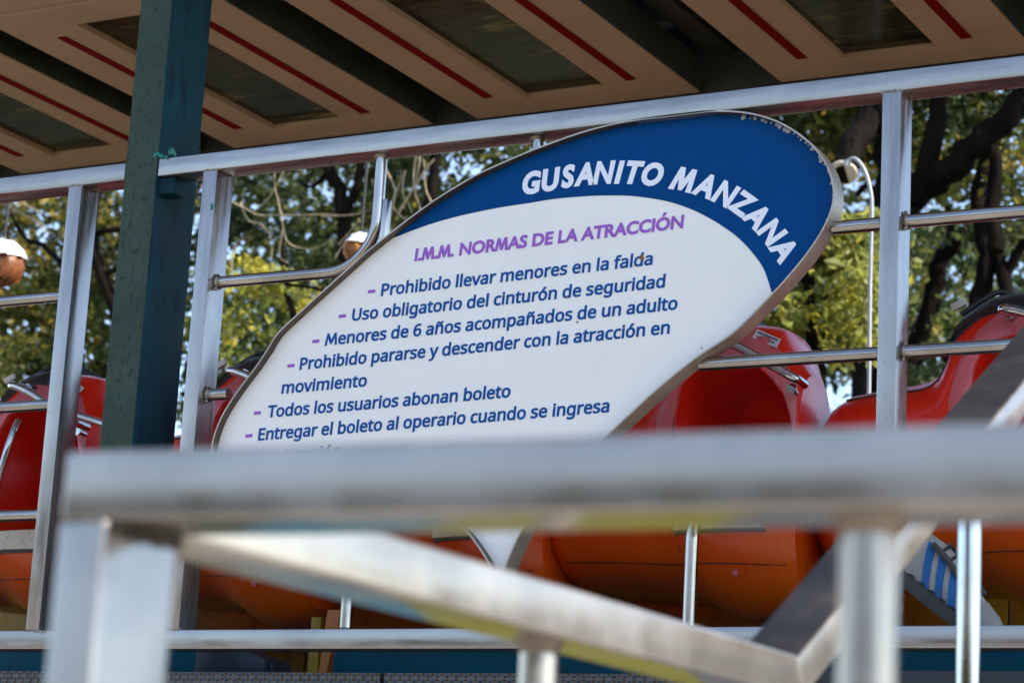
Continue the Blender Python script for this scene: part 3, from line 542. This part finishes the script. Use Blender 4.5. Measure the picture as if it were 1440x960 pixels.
def side_point(x, z):
    """near-side skin point at local x and height z, with its outward normal"""
    def yy(x, z):
        zt, zb, hw = interp(TOPZ, x/KX)*KX, interp(BOTZ, x/KX)*1.01, interp(HW, x/KX); zc, h = (zt+zb)/2, (zt-zb)/2
        t = min(.98, abs((z-zc)/h)); return interp(NY, x/KX) + hw - hw*(1-t**2.7)**(1/2.7)
    p = Vector((x, yy(x, z), z)); dx = Vector((.02, yy(x+.01, z)-yy(x-.01, z), 0)); dz = Vector((0, yy(x, z+.01)-yy(x, z-.01), .02))
    nn = dx.cross(dz).normalized(); return p, (nn if nn.y < 0 else -nn)
car = thing('apple_car', (0, CY, DZ), 'x', 'ride car', 'apple shaped cars of the ride')
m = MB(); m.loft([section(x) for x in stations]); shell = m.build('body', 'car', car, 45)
arch = [(-.058, 1.035), (-.062, 1.30), (-.055, 1.385), (-.035, 1.435), (.0, 1.458), (.05, 1.468), (.11, 1.468), (.165, 1.452), (.215, 1.405), (.25, 1.36), (.272, 1.30), (.285, 1.22), (.29, 1.035)]
mc = MB(); mc.prism([(x*1.01, 5.9, z*1.01) for x, z in arch], (0, .62, 0)); cut = mc.build('cutter', 'car', car, 0)
bo = shell.modifiers.new('b', 'BOOLEAN'); bo.object = cut; bo.operation = 'DIFFERENCE'; bo.solver = 'EXACT'
dg = bpy.context.evaluated_depsgraph_get(); nm = bpy.data.meshes.new_from_object(shell.evaluated_get(dg)); shell.modifiers.clear(); shell.data = nm
bpy.data.objects.remove(cut); nm.name = 'body'
while len(nm.materials) > 1: nm.materials.pop()
bmb = bmesh.new(); bmb.from_mesh(nm)
for f in bmb.faces: f.material_index = 0
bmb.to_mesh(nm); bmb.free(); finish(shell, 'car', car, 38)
# cream sill of the doorway, black line under it
def skin_band(x0, x1, z0, z1, out, back):
    rings = []
    for k in range(9):
        x = x0+(x1-x0)*k/8; y = side_point(x, (z0+z1)/2)[0].y - out; rings.append([(x, y, z0), (x, y, z1), (x, y+back, z1), (x, y+back, z0)])
    return MB().loft(rings)
sl = skin_band(-.06, .215, 1.0, 1.062, .004, .35).build('door_sill', 'sill', car, 30)
skin_band(-.064, .22, .990, .9985, .0055, .1).build('edge_trim', 'black', sl, 30)
# raised surround of the doorway, pinker than the body
outer = [(-.125, 1.035), (-.12, 1.30), (-.10, 1.40), (-.06, 1.49), (-.01, 1.545), (.05, 1.575), (.13, 1.57), (.185, 1.54), (.24, 1.45), (.275, 1.40), (.288, 1.32), (.291, 1.22), (.293, 1.035)]
rings = []
for (ax, az), (bx, bz) in zip(arch, outer):
    top_, bot_ = [], []
    for k in range(5):
        x, z = (ax+(bx-ax)*k/4)*1.01, (az+(bz-az)*k/4)*1.012; p, nn = side_point(x, z); top_.append(p+nn*(.007 if 0 < k < 4 else .003)); bot_.append(p-nn*.008)
    rings.append(top_+bot_[::-1])
m = MB(); m.loft(rings); m.build('door_surround', 'pinkish', car, 45)
# dark trim line along the crease of the shoulder
pts = []
for x in stations[4:18]:
    z = interp(TOPZ, x)*KX - interp([(-.5, .045), (-.3, .05), (-.15, .09), (0, .06), (.2, .05)], x); p, nn = side_point(x*KX, z); pts.append(p+nn*.001)
MB().tube(catmull(pts, 3), .0032, 8).build('shoulder_trim', 'black', car)
# black padding over the crown and its buckle
rings = []
for x in (-.158, -.148, -.135, -.12, -.10, -.07, -.03, .02, .06, .085):
    A_, B_ = section(x, .017), section(x, -.012); ks = range(6, 17); rings.append([A_[k] + Vector((-.012, 0, 0)) for k in ks] + [B_[k] for k in reversed(ks)])
m = MB(); m.loft(rings); pad = m.build('crown_pad', 'black', car, 60)
p, nn = side_point(-.115, 1.56); p = p + Vector((-.03, -.02, .045)); m = MB(); m.beam(p+Vector((-.018, 0, -.008)), p+Vector((.022, 0, .010)), (0, .006, 0), (-.004, 0, .010), .003); m.build('buckle', 'rim', pad)
m = MB(); zt = interp(TOPZ, -.02)*KX; m.tube(catmull([(-.15, CY-.26, zt-.05), (-.10, CY-.22, zt+.0), (-.06, CY-.2, zt+.022), (-.02, CY-.18, zt+.012), (.03, CY-.16, zt+.024), (.07, CY-.14, zt+.005)], 5), .007, 10); m.build('cable', 'black', pad)
def decal(name, mat, x, z, poly, parent, lift=.002, th=.0015):
    p, nn = side_point(x, z); ex = Vector((1, 0, 0)) - nn*nn.x; ex.normalize(); ez = nn.cross(ex); ez = ez if ez.z > 0 else -ez
    return MB().prism([p + nn*lift + ex*a + ez*b for a, b in poly], nn*th).build(name, mat, parent)
leaf = lambda s: [(s*math.cos(t)*1.0 + .3*s*math.sin(t), s*math.sin(t)*.55+.25*s*math.cos(t)) for t in (k*2*math.pi/14 for k in range(14))]
a = decal('leaf_sticker', 'sticker', .0, 1.575, leaf(.024), car)
decal('leaf_print', 'leaf_sticker', .0, 1.575, leaf(.017), a, .0045)
tl = lambda x0, x1, z0, z1, k=-.42: [(x0, z0+k*x0), (x1, z0+k*x1), (x1, z1+k*x1), (x0, z1+k*x0)]
nt_ = decal('notice_sticker', 'sticker', .175, 1.548, tl(-.040, .040, -.022, .022), car)
p, nn = side_point(.175, 1.548); m = MB(); ex = Vector((1, 0, 0)) - nn*nn.x; ex.normalize(); ez = nn.cross(ex); ez = ez if ez.z > 0 else -ez; rn = random.Random(9)
for row, (x0, x1) in ((.010, (-.033, .033)), (-.007, (-.018, .024))):
    x = x0
    while x < x1:
        wdt = rn.uniform(.003, .0055)
        m.prism([p + nn*.0042 + ex*u + ez*(v-.42*u) for u, v in ((x, row-.0045), (x+wdt, row-.0045), (x+wdt, row+.0045), (x, row+.0045))], nn*.0006); x += wdt+.0016
m.build('print', 'ink', nt_)
# chrome grab handle over the doorway
def handle(pts, r, parent, name='grab_handle'):
    m = MB(); m.tube(catmull(pts, 5), r, 16)
    return m.build(name, 'chrome', parent)
hp = [(.035, 6.16, 1.545), (.037, 6.05, 1.535), (.05, 6.0, 1.53), (.10, 5.985, 1.515), (.16, 5.975, 1.49), (.24, 5.975, 1.445), (.325, 5.98, 1.395), (.338, 6.0, 1.388), (.332, 6.06, 1.388)]
hd = handle(hp, .0125, car)
for q, nn in (((.036, 6.10, 1.54), Vector((0, -1, 0))), ((.30, 6.05, 1.375), Vector((.2, -1, 0)))):
    q = Vector(q); nn.normalize(); MB().tube([q-nn*.05, q-nn*.004, q, q+nn*.008, q+nn*.0081], [.010, .010, .0145, .0145, .010], 16).build('flange', 'chrome', hd)
m = MB(); q, nn = side_point(.12, .885); m.blob(q, .009, (1, .25, 1.4), .45, 8); m.build('paint_chip', 'pinkish', car)
def hull_line(name, mat, x0, x1, zs, r):
    pts = []
    for k in range(13):
        t = k/12; p, nn = side_point(x0+(x1-x0)*t, zs[0]+(zs[1]-zs[0])*t); pts.append(p+nn*.0005)
    return MB().tube(pts, r, 8).build(name, mat, car)
hull_line('body_seam', 'black', -.065, -.055, (1.42, .86), .0016)
hull_line('body_seam', 'black', -.50, .27, (.935, .90), .0016)
car_x = [-5.27, -4.40, -3.58, -2.80, -1.94]
car_labels = ['red apple ride car furthest left, seen behind the left railing section', 'red apple ride car whose top shows just left of the oval sign', 'red apple ride car hidden mostly behind the middle of the oval sign',
    'red apple ride car with chrome handle and white notice below the sign\'s right edge', 'red apple ride car furthest right with black padded crown']
cars = []
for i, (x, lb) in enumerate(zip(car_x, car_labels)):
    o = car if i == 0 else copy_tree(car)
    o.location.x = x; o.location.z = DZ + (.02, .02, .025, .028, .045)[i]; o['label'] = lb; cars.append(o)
c0 = cars[0]
def world_handle(px, r, name='grab_handle'):
    m = MB(); m.tube(catmull(px, 4), r, 14); return m.build(name, 'chrome', c0)
world_handle([onY(26, 592, 6.0), onY(18, 610, 5.97), onY(8, 640, 5.96), onY(-6, 690, 5.96), onY(-14, 740, 5.98)], .011, 'door_handle')
world_handle([onY(60, 574, 6.05), onY(80, 576, 5.99), onY(106, 583, 5.97), onY(150, 597, 5.97), onY(200, 615, 5.98)], .011)

# ------------------------------------------------------------------ base of the ride
rb = thing('ride_kerb', (-4, 6.1, DZ), 'teal and yellow kerb of the ride just above the platform deck', 'kerb')
for x0, x1 in ((-9, -5.6), (-5.59, -4.405), (-3.93, -2.3), (-2.29, 1.5)): MB().box(x0, x1, 6.05, 6.10, DZ, .745, .004).build('teal_panel', 'teal', rb)
xx = -9.0
rn = random.Random(2)
while xx < 1.4:
    wd = .62; MB().box(xx+.006, xx+wd-.006, 7.0, 7.05, DZ, 1.06, .004).build('yellow_panel', 'yellow', rb); xx += wd
MB().box(-9, 1.5, 6.96, 6.99, DZ, 1.0).build('shadow_gap', 'black', rb, 0).hide_render = False
bpy.data.objects.remove([o for o in rb.children if o.name.startswith('shadow_gap')][0])
MB().box(-9, 1.5, 8.9, 8.95, DZ, 1.9, .004).build('reflector_panel', 'reflector', rb)  # hidden red panel added to redden the reflection under the top rail
eb = thing('equipment_box', (-4.28, 5.95, DZ), 'dark navy plastic box with a sloping end in front of the teal kerb', 'box')
b0 = onY(284, 946, 5.92); b1 = onY(345, 912, 5.92); b2 = onY(383, 927, 5.92); b3 = onY(383, 946, 5.92)
MB().prism([(b0.x, 5.88, DZ), (b3.x, 5.88, DZ), (b2.x, 5.88, b2.z), (b1.x, 5.88, b1.z), (b1.x-.02, 5.88, .72), (b0.x, 5.88, .72)], (0, .14, 0), .006).build('housing', 'navy', eb)
MB().box(b3.x, b3.x+.012, 5.90, 6.0, DZ, b2.z-.012, .003).build('end_flange', 'navy', eb)
lg = thing('orange_stanchion', (-4.0, 6.2, DZ), 'short steel stanchion with a sunlit orange flange behind the gap in the teal kerb', 'stanchion')
q = onY(460, 930, 6.15); MB().prism([(q.x-.014, 6.12, DZ+.02), (q.x+.010, 6.12, DZ+.02), (q.x+.055, 6.12, .82), (q.x+.008, 6.12, .82)], (0, .03, 0), .003).build('flange', 'sun_orange', lg)  # orange flange carries a patch of sunlight in its colour
MB().box(q.x-.055, q.x-.02, 6.13, 6.17, DZ, .80, .004).build('web', 'yellow', lg)
MB().box(q.x-.07, q.x+.04, 6.11, 6.2, DZ, DZ+.018, .003).build('foot_plate', 'black', lg)

# ------------------------------------------------------------------ sneakers behind the bottom rail
def sneaker(loc, label, A, Z, K):
    """A: heel-to-toe axis, Z: direction from the sole to the laces, K: size of the shoe"""
    t = thing('sneaker', loc, label, 'shoe'); o = Vector(loc); A = Vector(A).normalized(); Z = Vector(Z); Z = (Z-A*Z.dot(A)).normalized(); Yv = A.cross(Z)
    w = lambda a, b, c: o + (A*a + Yv*b + Z*c)*K
    prof = [(0, .034, .075), (.02, .040, .098), (.06, .040, .104), (.10, .040, .104), (.14, .043, .092), (.18, .047, .074), (.22, .047, .060), (.25, .042, .052), (.272, .028, .042), (.28, .012, .030)]
    P1, P2 = [(p[0], p[1]) for p in prof], [(p[0], p[2]) for p in prof]; XZ = [(0, 1), (.3, 1.02), (.6, .9), (.86, .66), (1, .33)]
    def ring(a, hw, h, z0=.02): return [w(a, hw*x, z0+(h-z0)*z) for x, z in ((-1, 0), (-1.02, .3), (-.9, .6), (-.66, .86), (-.33, 1), (0, 1.03), (.33, 1), (.66, .86), (.9, .6), (1.02, .3), (1, 0))]
    MB().loft([ring(*p) for p in prof]).build('upper', 'shoe', t, 60)
    MB().loft([[w(a, (hw+.005)*x, z) for x, z in ((-1, 0), (-1.03, .013), (-1, .026), (1, .026), (1.03, .013), (1, 0))] for a, hw, h in prof]).build('sole', 'sole', t, 50)
    def skin(a, z, s_, lift):
        hw, h = interp(P1, a), interp(P2, a); f = min(1, (z-.02)/(h-.02)); return w(a, s_*(hw*interp(XZ, f)+lift), z)
    def strip(name, mat, a0, a1, z0, z1, wd, s_, lift, n=6):
        rg = []
        for k in range(n+1):
            u = k/n; a, z = a0+(a1-a0)*u, z0+(z1-z0)*u; rg.append([skin(a, z, s_, lift), skin(a+wd, z, s_, lift), skin(a+wd, z, s_, -.004), skin(a, z, s_, -.004)])
        MB().loft(rg).build(name, mat, t, 30)
    for s_ in (-1, 1):
        for k in range(3): strip('stripe', 'shoe_blue',   .112+k*.034, .072+k*.034, .0265, .098-.008*k, .017, s_, .0025)
        for k in range(6):
            strip('edge_stitch', 'black', .05+k*.026, .058+k*.026, .0262, .030, .010, s_, .006, 1)
    MB().tube([w(.085, -.033, .100), w(.13, -.034, .092), w(.17, -.034, .078), w(.20, -.03, .066)], .006*K, 8).build('eyelet_edge', 'sole', t)
    MB().tube([w(.085, .033, .100), w(.13, .034, .092), w(.17, .034, .078), w(.20, .03, .066)], .006*K, 8).build('eyelet_edge', 'sole', t)
    for k in range(5):
        a = .105+k*.022; h = interp(P2, a)
        MB().tube([w(a, -.030, h-.008), w(a-.002, -.016, h+.004), w(a, 0, h+.007), w(a+.002, .016, h+.004), w(a, .030, h-.008)], .003*K, 8).build('lace', 'black', t)
    MB().loft([ring(a, hw+.0015, h+.002) for a, hw, h in prof[6:]]).build('toe_cap', 'skirt_grey', t, 60)
    return t
h1 = onY(1236, 790, 5.80); h3 = onY(1408, 921, 5.80)
sneaker(h1, 'big white sneaker with three blue stripes, toe down behind the bottom rail', h3-h1, (.6, -.15, .8), 1.32)

# ------------------------------------------------------------------ near stair railing, out of focus
XR, TW, TH, YN, ZN, RW = -1.14, .046, .053, 1.43, .3145, .084
nr = thing('stair_railing', (-1.16, 1.47, GZ), 'blurred brushed steel stair railing with a square corner post in the foreground', 'railing')
TD = Vector((1, .072, 0)).normalized(); TN = Vector((-TD.y, TD.x, 0)); T0 = Vector((XR-TW, YN+.0425, ZN-TH/2))
MB().beam(T0, T0+TD*2.7, TN*.0425, (0, 0, TH/2), .0035, 3).build('top_rail', 'near', nr)
MB().box(XR-TW+.001, XR-.001, YN+.001, YN+.094, GZ, ZN-TH, .004, 3).build('corner_post', 'near', nr)
MB().box(XR-RW, XR, YN+.0855, 2.83, ZN-TH, ZN-.001, .005, 3).build('side_rail', 'near', nr)
qa = Vector((XR-RW/2, 2.815, ZN-TH/2)); sl_ = math.atan2(.461, .78); dirv = Vector((0, math.cos(sl_), math.sin(sl_))); nrm = Vector((0, -math.sin(sl_), math.cos(sl_)))
sr = MB().beam(qa-dirv*.004, qa+dirv*2.9, (RW/2+.001, 0, 0), nrm*TH/2, .005, 3).build('slope_rail', 'near', nr); sr['label'] = 'sloping hand rail with a dark shaded underside'; sr.data.materials.append(MAT['weathered'])
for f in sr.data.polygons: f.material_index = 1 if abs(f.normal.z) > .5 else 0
xq = onY(1223, 800, YN+.085).x
for (x, y, zt) in ((xq, YN+.042+.072*(xq-XR), ZN-TH), (.62, YN+.042+.072*(.62-XR), ZN-TH), (XR-.042, onX(760, 915, XR-.04).y, ZN-TH)):
    MB().tube([(x, y, GZ), (x, y, zt)], .0195, 28).build('round_post', 'near', nr)
    MB().tube([(x, y, zt-.014), (x, y, zt-.004), (x, y, zt)], [.0195, .024, .027], 24).build('weld_bead', 'weld', nr)
yq = onX(1366, 700, XR-.04).y; zq = qa.z + (yq-qa.y)*math.tan(sl_)-TH/2/math.cos(sl_)
MB().tube([(XR-.042, yq, GZ), (XR-.042, yq, zq+.004)], .0185, 28).build('round_post', 'chrome', nr)
m = MB()
for k in range(7): m.blob((XR+.002, YN+.083, ZN-TH+.007*k), .005, (.5, 1, 1), .4, k)
for k in range(10): m.blob((XR+.001, YN+.012+.009*k, ZN-TH-.001), .0085, (.6, 1, 1), .4, k+20)
m.build('weld_bead', 'burnt', nr)

# ------------------------------------------------------------------ lamp pole and hanging lamps behind the ride
pp = thing('curved_pole', (onY(1222, 550, 9.6).x, 9.6, GZ), 'thin white pole with a hooked top right of the sign', 'pole')
path = [onY(x, y, 9.6) for x, y in ((1222, 545), (1223.5, 400), (1226, 300), (1224, 268), (1218, 245), (1210, 230), (1201, 223), (1193, 226))]
base_ = path[0].copy(); base_.z = GZ
MB().tube([base_]+catmull(path, 5), .0085, 14).build('shaft', 'white_paint', pp)
MB().tube([path[-1], path[-1]+Vector((-.012, 0, -.02))], [.014, .017], 14).build('end_cap', 'white_paint', pp)
MB().lathe(base_, [(.001, 0), (.09, 0), (.09, .015), (.03, .03), (.012, .06)]).build('base_plate', 'white_paint', pp)
def hang_lamp(px, py, Y, s, label, top):
    c = onY(px, py, Y); t = thing('hanging_lamp', c, label, 'lamp', 'hanging lamps under the trees')
    MB().lathe(c, [(.001, .62*s), (.25*s, .58*s), (.55*s, .42*s), (.82*s, .12*s), (.95*s, -.12*s), (.9*s, -.14*s), (.78*s, .08*s), (.5*s, .36*s), (.001, .5*s)], 18).ragged(.09*s, 7).build('hood', 'lamp_white', t, 30)
    MB().tube([c+Vector((0, 0, .55*s)), c+Vector((0, 0, .72*s)), c+Vector((.02*s, 0, .78*s))], [.12*s, .08*s, .03*s], 10).build('socket', 'black', t)
    MB().lathe(c, [(.001, -1.25*s), (.45*s, -1.2*s), (.75*s, -.95*s), (.9*s, -.45*s), (.78*s, -.05*s), (.5*s, .2*s), (.001, .3*s)]).ragged(.13*s, 3).build('globe', 'lamp_orange', t, 60)
    MB().tube([c+Vector((0, 0, .6*s)), c+Vector((.02, 0, top))], .006, 8).build('cord', 'black', t)
hang_lamp(4, 358, 9.0, .125, 'white hooded lamp with orange globe hanging at the far left', 1.2)
hang_lamp(507, 342, 9.6, .085, 'small white hooded lamp half hidden behind the bent tube and sign', 1.2)

# ------------------------------------------------------------------ trees
def leaves(name, mat, parent, crowns, size, seed):
    """crowns: list of (centre, radii, clusters, leaves per cluster, cluster radius, tint bias)"""
    rn = random.Random(seed); V, Fc, T = [], [], []; org = parent_origin(parent)
    for (c, rad, nc, nl, cr, tb) in crowns:
        nc = int(nc*.78); cr *= .9; tb += .08
        for _ in range(nc):
            while True:
                u = Vector((rn.uniform(-1, 1), rn.uniform(-1, 1), rn.uniform(-1, 1)))
                if u.length < 1 and u.length > rn.random()*.8: break
            cc = Vector(c) + Vector((u.x*rad[0], u.y*rad[1], u.z*rad[2])) - org; ct = rn.gauss(tb, .16); r1 = cr*rn.uniform(.6, 1.3)
            for _ in range(nl):
                p = cc + Vector((rn.gauss(0, r1), rn.gauss(0, r1), rn.gauss(0, r1*.6)))
                a = Vector((rn.gauss(0, 1), rn.gauss(0, 1), rn.gauss(-.5, .7))).normalized(); b = a.cross(Vector((rn.gauss(0, 1), rn.gauss(0, 1), rn.gauss(0, 1)))).normalized()
                L_ = size*1.15*rn.choice((.6, .8, 1, 1, 1.3, 1.7)); W_ = L_*rn.uniform(.20, .32); i = len(V); up = a.cross(b)*W_*.35
                V += [p, p+a*L_*.45+b*W_+up, p+a*L_, p+a*L_*.45-b*W_+up]; Fc.append((i, i+1, i+2, i+3)); T += [min(1, max(0, rn.gauss(ct, .14)))]*4
    me = bpy.data.meshes.new(name); me.from_pydata(V, [], Fc)
    at = me.attributes.new('tint', 'FLOAT', 'POINT'); at.data.foreach_set('value', T); me.update()
    o = bpy.data.objects.new(name, me); C.objects.link(o); finish(o, mat, parent, 0); return o
def limb_path(px, Y, k=4): return catmull([onY(x, y, Y) if len(q) == 2 else onY(x, y, q[2]) for q in px for x, y in [q[:2]]], k)
def wobble(P, a, seed):
    rn = random.Random(seed); return [p + Vector((rn.uniform(-a, a), rn.uniform(-a, a), rn.uniform(-a, a))) for p in P]
def tree(label, Y, limbs, crowns, mat, size, seed, name='park_tree', group='trees behind the ride', twigs=None):
    """limbs: list of (pixel path at distance Y, radius at start, radius at end); the first one is carried down to the ground"""
    p0 = limb_path(limbs[0][0], Y)[0]; base = Vector((p0.x+.1, p0.y+.1, GZ)); t = thing(name, base, label, 'tree', group)
    for i, (px, r0, r1) in enumerate(limbs):
        P = limb_path(px, Y)
        if i == 0: P = [base, base.lerp(P[0], .35)+Vector((.05, 0, 0)), base.lerp(P[0], .7)] + P
        n_ = len(P); rs = [.8*(r0 + (r1-r0)*k/(n_-1)) for k in range(n_)]
        if i == 0: rs[0] *= 1.5
        MB().tube(wobble(P, min(r0, r1)*.25, seed+i), rs, 12).build('trunk' if i == 0 else 'limb', 'bark', t, 60)
    if twigs:
        for px, r in twigs: pass
        m = MB()
        for px, r in twigs: m.tube(wobble(limb_path(px, Y-.6, 3), .005, seed), [r*.6*(1-.5*k/(3*len(px)-3)) for k in range(3*len(px)-2)], 6)
        m.build('dry_twigs', 'twig', t, 60)
    leaves('crown', mat, t, crowns, size, seed)
    return t
def cr(px, py, Y, rx, ry, rz, nc, nl, r, tb): return (onY(px, py, Y), (rx, ry, rz), nc, nl, r, tb)

# right: thick dark trunk and curved stem
tree('dark tree with a thick leaning limb crossing the upper right corner', 15, [
    ([(1225, 350), (1245, 312), (1272, 283), (1302, 258), (1350, 225), (1400, 182), (1450, 130), (1540, 20)], .17, .09),
    ([(1340, 30), (1322, 120), (1318, 175), (1300, 255)], .05, .10), ([(1420, 165), (1437, 110), (1440, 40)], .05, .03),
    ([(1272, 283), (1262, 220), (1270, 150), (1255, 60)], .07, .04), ([(1390, 195), (1400, 240), (1395, 300), (1402, 350)], .05, .08)],
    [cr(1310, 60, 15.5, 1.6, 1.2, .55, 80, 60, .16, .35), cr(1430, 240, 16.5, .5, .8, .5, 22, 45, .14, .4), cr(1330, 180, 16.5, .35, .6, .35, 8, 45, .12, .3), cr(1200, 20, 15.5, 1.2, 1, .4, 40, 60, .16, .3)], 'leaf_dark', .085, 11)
tree('tree with a slender curving trunk right of the white pole', 17.5, [
    ([(1276, 560), (1284, 510), (1296, 465), (1314, 408), (1323, 366), (1348, 337), (1378, 312), (1400, 260), (1410, 180)], .105, .07),
    ([(1330, 352), (1338, 320), (1330, 290)], .05, .025)],
    [cr(1290, 400, 19, 1.2, 1, .75, 60, 55, .17, .4), cr(1420, 480, 18.5, .8, .8, .5, 34, 50, .16, .3), cr(1300, 130, 18, 1.1, .9, .7, 40, 55, .17, .35)], 'leaf_blue', .075, 12)
tree('forked dark tree at the right edge above the red car', 16, [
    ([(1374, 450), (1378, 410), (1387, 370), (1383, 330), (1376, 270), (1390, 200)], .10, .06), ([(1418, 440), (1412, 392), (1398, 345), (1386, 318)], .075, .04), ([(1412, 392), (1432, 352), (1460, 330)], .05, .04)],
    [cr(1400, 520, 17, .9, .8, .4, 32, 50, .15, .35), cr(1440, 330, 17, .4, .7, .35, 12, 45, .14, .4)], 'leaf_blue', .075, 13)
tree('leafy yellow green tree lit by the sun between the sign and the white pole', 13.2, [
    ([(1150, 520), (1140, 440), (1135, 380), (1120, 300)], .07, .03), ([(1140, 440), (1180, 390)], .03, .012), ([(1138, 400), (1100, 370)], .03, .012)],
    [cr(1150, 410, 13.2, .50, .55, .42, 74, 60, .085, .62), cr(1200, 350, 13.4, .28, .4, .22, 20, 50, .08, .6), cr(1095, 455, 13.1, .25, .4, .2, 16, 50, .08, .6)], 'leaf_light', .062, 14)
tl_ = tree('tree whose sawn-off limb shows its pale cut end beside the sign', 13.8, [
    ([(1238, 420), (1243, 330), (1248, 240), (1246, 150), (1240, 60)], .11, .09), ([(1252, 135), (1225, 165), (1200, 200, 13.6), (1186, 243, 13.4)], .125, .085), ([(1240, 300), (1222, 262), (1205, 275)], .035, .02)],
    [cr(1130, 190, 15.5, .7, .8, .35, 30, 55, .15, .4), cr(1180, 80, 15, .9, .8, .35, 40, 55, .15, .3)], 'leaf_dark', .08, 15)
e = onY(1186, 243, 13.4); dv = (e-onY(1200, 200, 13.6)).normalized()
MB().tube([e-dv*.005, e+dv*.006], .088, 18).build('cut_face', 'wood_cut', tl_)
# middle and left
tree('tree with a dark upright trunk between the first post and the sign', 16.5, [
    ([(487, 380), (486, 352), (484, 318), (480, 276), (463, 233), (440, 160)], .10, .06), ([(482, 300), (492, 285), (500, 268), (508, 228), (520, 160)], .06, .04), ([(600, 330), (604, 280), (612, 230), (625, 160)], .075, .05), ([(463, 240), (440, 262), (420, 255)], .03, .015)],
    [cr(400, 330, 18, 1.3, 1.1, .8, 95, 60, .18, .35), cr(640, 250, 17.5, 1.0, 1, .6, 70, 60, .17, .35), cr(520, 150, 17, 1.6, 1, .5, 60, 60, .17, .3), cr(330, 520, 17, .7, .8, .45, 40, 55, .16, .4)], 'leaf_blue', .075, 16)
tw = [([(282, 262), (330, 285), (360, 302), (398, 302), (480, 302)], .010), ([(355, 300), (380, 275), (400, 240), (415, 225)], .009), ([(398, 318), (395, 300), (388, 270), (385, 235)], .009),
      ([(338, 285), (350, 310), (370, 318), (382, 340), (380, 385)], .010), ([(395, 300), (402, 335), (410, 345), (440, 350), (470, 335)], .008), ([(325, 380), (330, 345), (350, 333)], .009), ([(398, 320), (393, 360), (405, 370)], .010),
      ([(455, 305), (505, 300), (540, 290)], .008), ([(560, 300), (585, 255), (590, 215)], .014), ([(585, 220), (582, 260), (592, 300), (600, 330)], .013), ([(540, 235), (556, 265), (552, 290), (575, 315)], .013), ([(610, 225), (590, 250), (583, 280)], .012), ([(545, 330), (552, 290), (566, 245)], .012),
      ([(475, 345), (505, 310)], .008), ([(470, 365), (490, 330)], .006), ([(570, 240), (566, 270), (580, 300)], .010), ([(620, 300), (600, 270), (596, 225)], .010)]
tree('straggly tree with pale dry twigs and sunlit yellow leaves', 13, [
    ([(430, 520), (415, 450), (400, 400), (396, 330)], .04, .02), ([(400, 400), (440, 405), (520, 430)], .018, .01)],
    [cr(350, 390, 13, .32, .5, .12, 16, 40, .07, .7), cr(460, 430, 13.4, .3, .5, .16, 14, 45, .08, .6), cr(330, 470, 13.4, .3, .4, .2, 10, 45, .08, .55)], 'leaf_light', .06, 17, twigs=tw)
tree('tree with leaning dark trunk between the left railing post and the teal post', 15.5, [
    ([(176, 600), (172, 500), (160, 430), (148, 396), (134, 358), (128, 320), (140, 250), (150, 180)], .075, .06), ([(146, 388), (170, 375), (215, 360)], .035, .03), ([(130, 330), (150, 325), (200, 318)], .03, .03), ([(100, 385), (60, 345), (35, 335), (10, 290)], .035, .02)],
    [cr(60, 300, 16.5, .9, .9, .5, 56, 55, .15, .5), cr(30, 460, 16.5, .7, .9, .5, 56, 55, .15, .45), cr(120, 450, 17, .45, .8, .55, 22, 50, .15, .5), cr(230, 300, 17, .35, .7, .5, 10, 50, .15, .4), cr(20, 520, 16, .7, .8, .25, 26, 55, .14, .35)], 'leaf_dark', .075, 18,
    twigs=[([(0, 285), (30, 300), (60, 320)], .012), ([(-10, 300), (20, 298), (55, 312), (70, 330)], .010), ([(0, 250), (40, 290), (60, 300)], .012)])
# farther trees that close the view
for k, (px, Y, lb) in enumerate(((130, 24, 'distant tree low behind the teal post'), (420, 26, 'distant tree seen past the left edge of the sign'), (1130, 24, 'distant tree behind the sunlit yellow green tree'), (1380, 25, 'distant tree behind the curved trunks on the right'))):
    tree(lb, Y, [([(px+20, 620), (px+12, 500), (px, 380), (px+10, 250)], .16, .06), ([(px, 400), (px-60, 330)], .06, .03), ([(px, 380), (px+70, 300)], .06, .03)],
         [cr(px, 420, Y, 1.5, 1.2, 1.1, 55, 60, .22, .3), cr(px+30, 260, Y, 1.5, 1.2, .9, 45, 60, .22, .35), cr(px-10, 560, Y, 1.5, 1.2, .7, 40, 60, .2, .25)], 'leaf_blue' if k % 2 else 'leaf_dark', .10, 40+k)
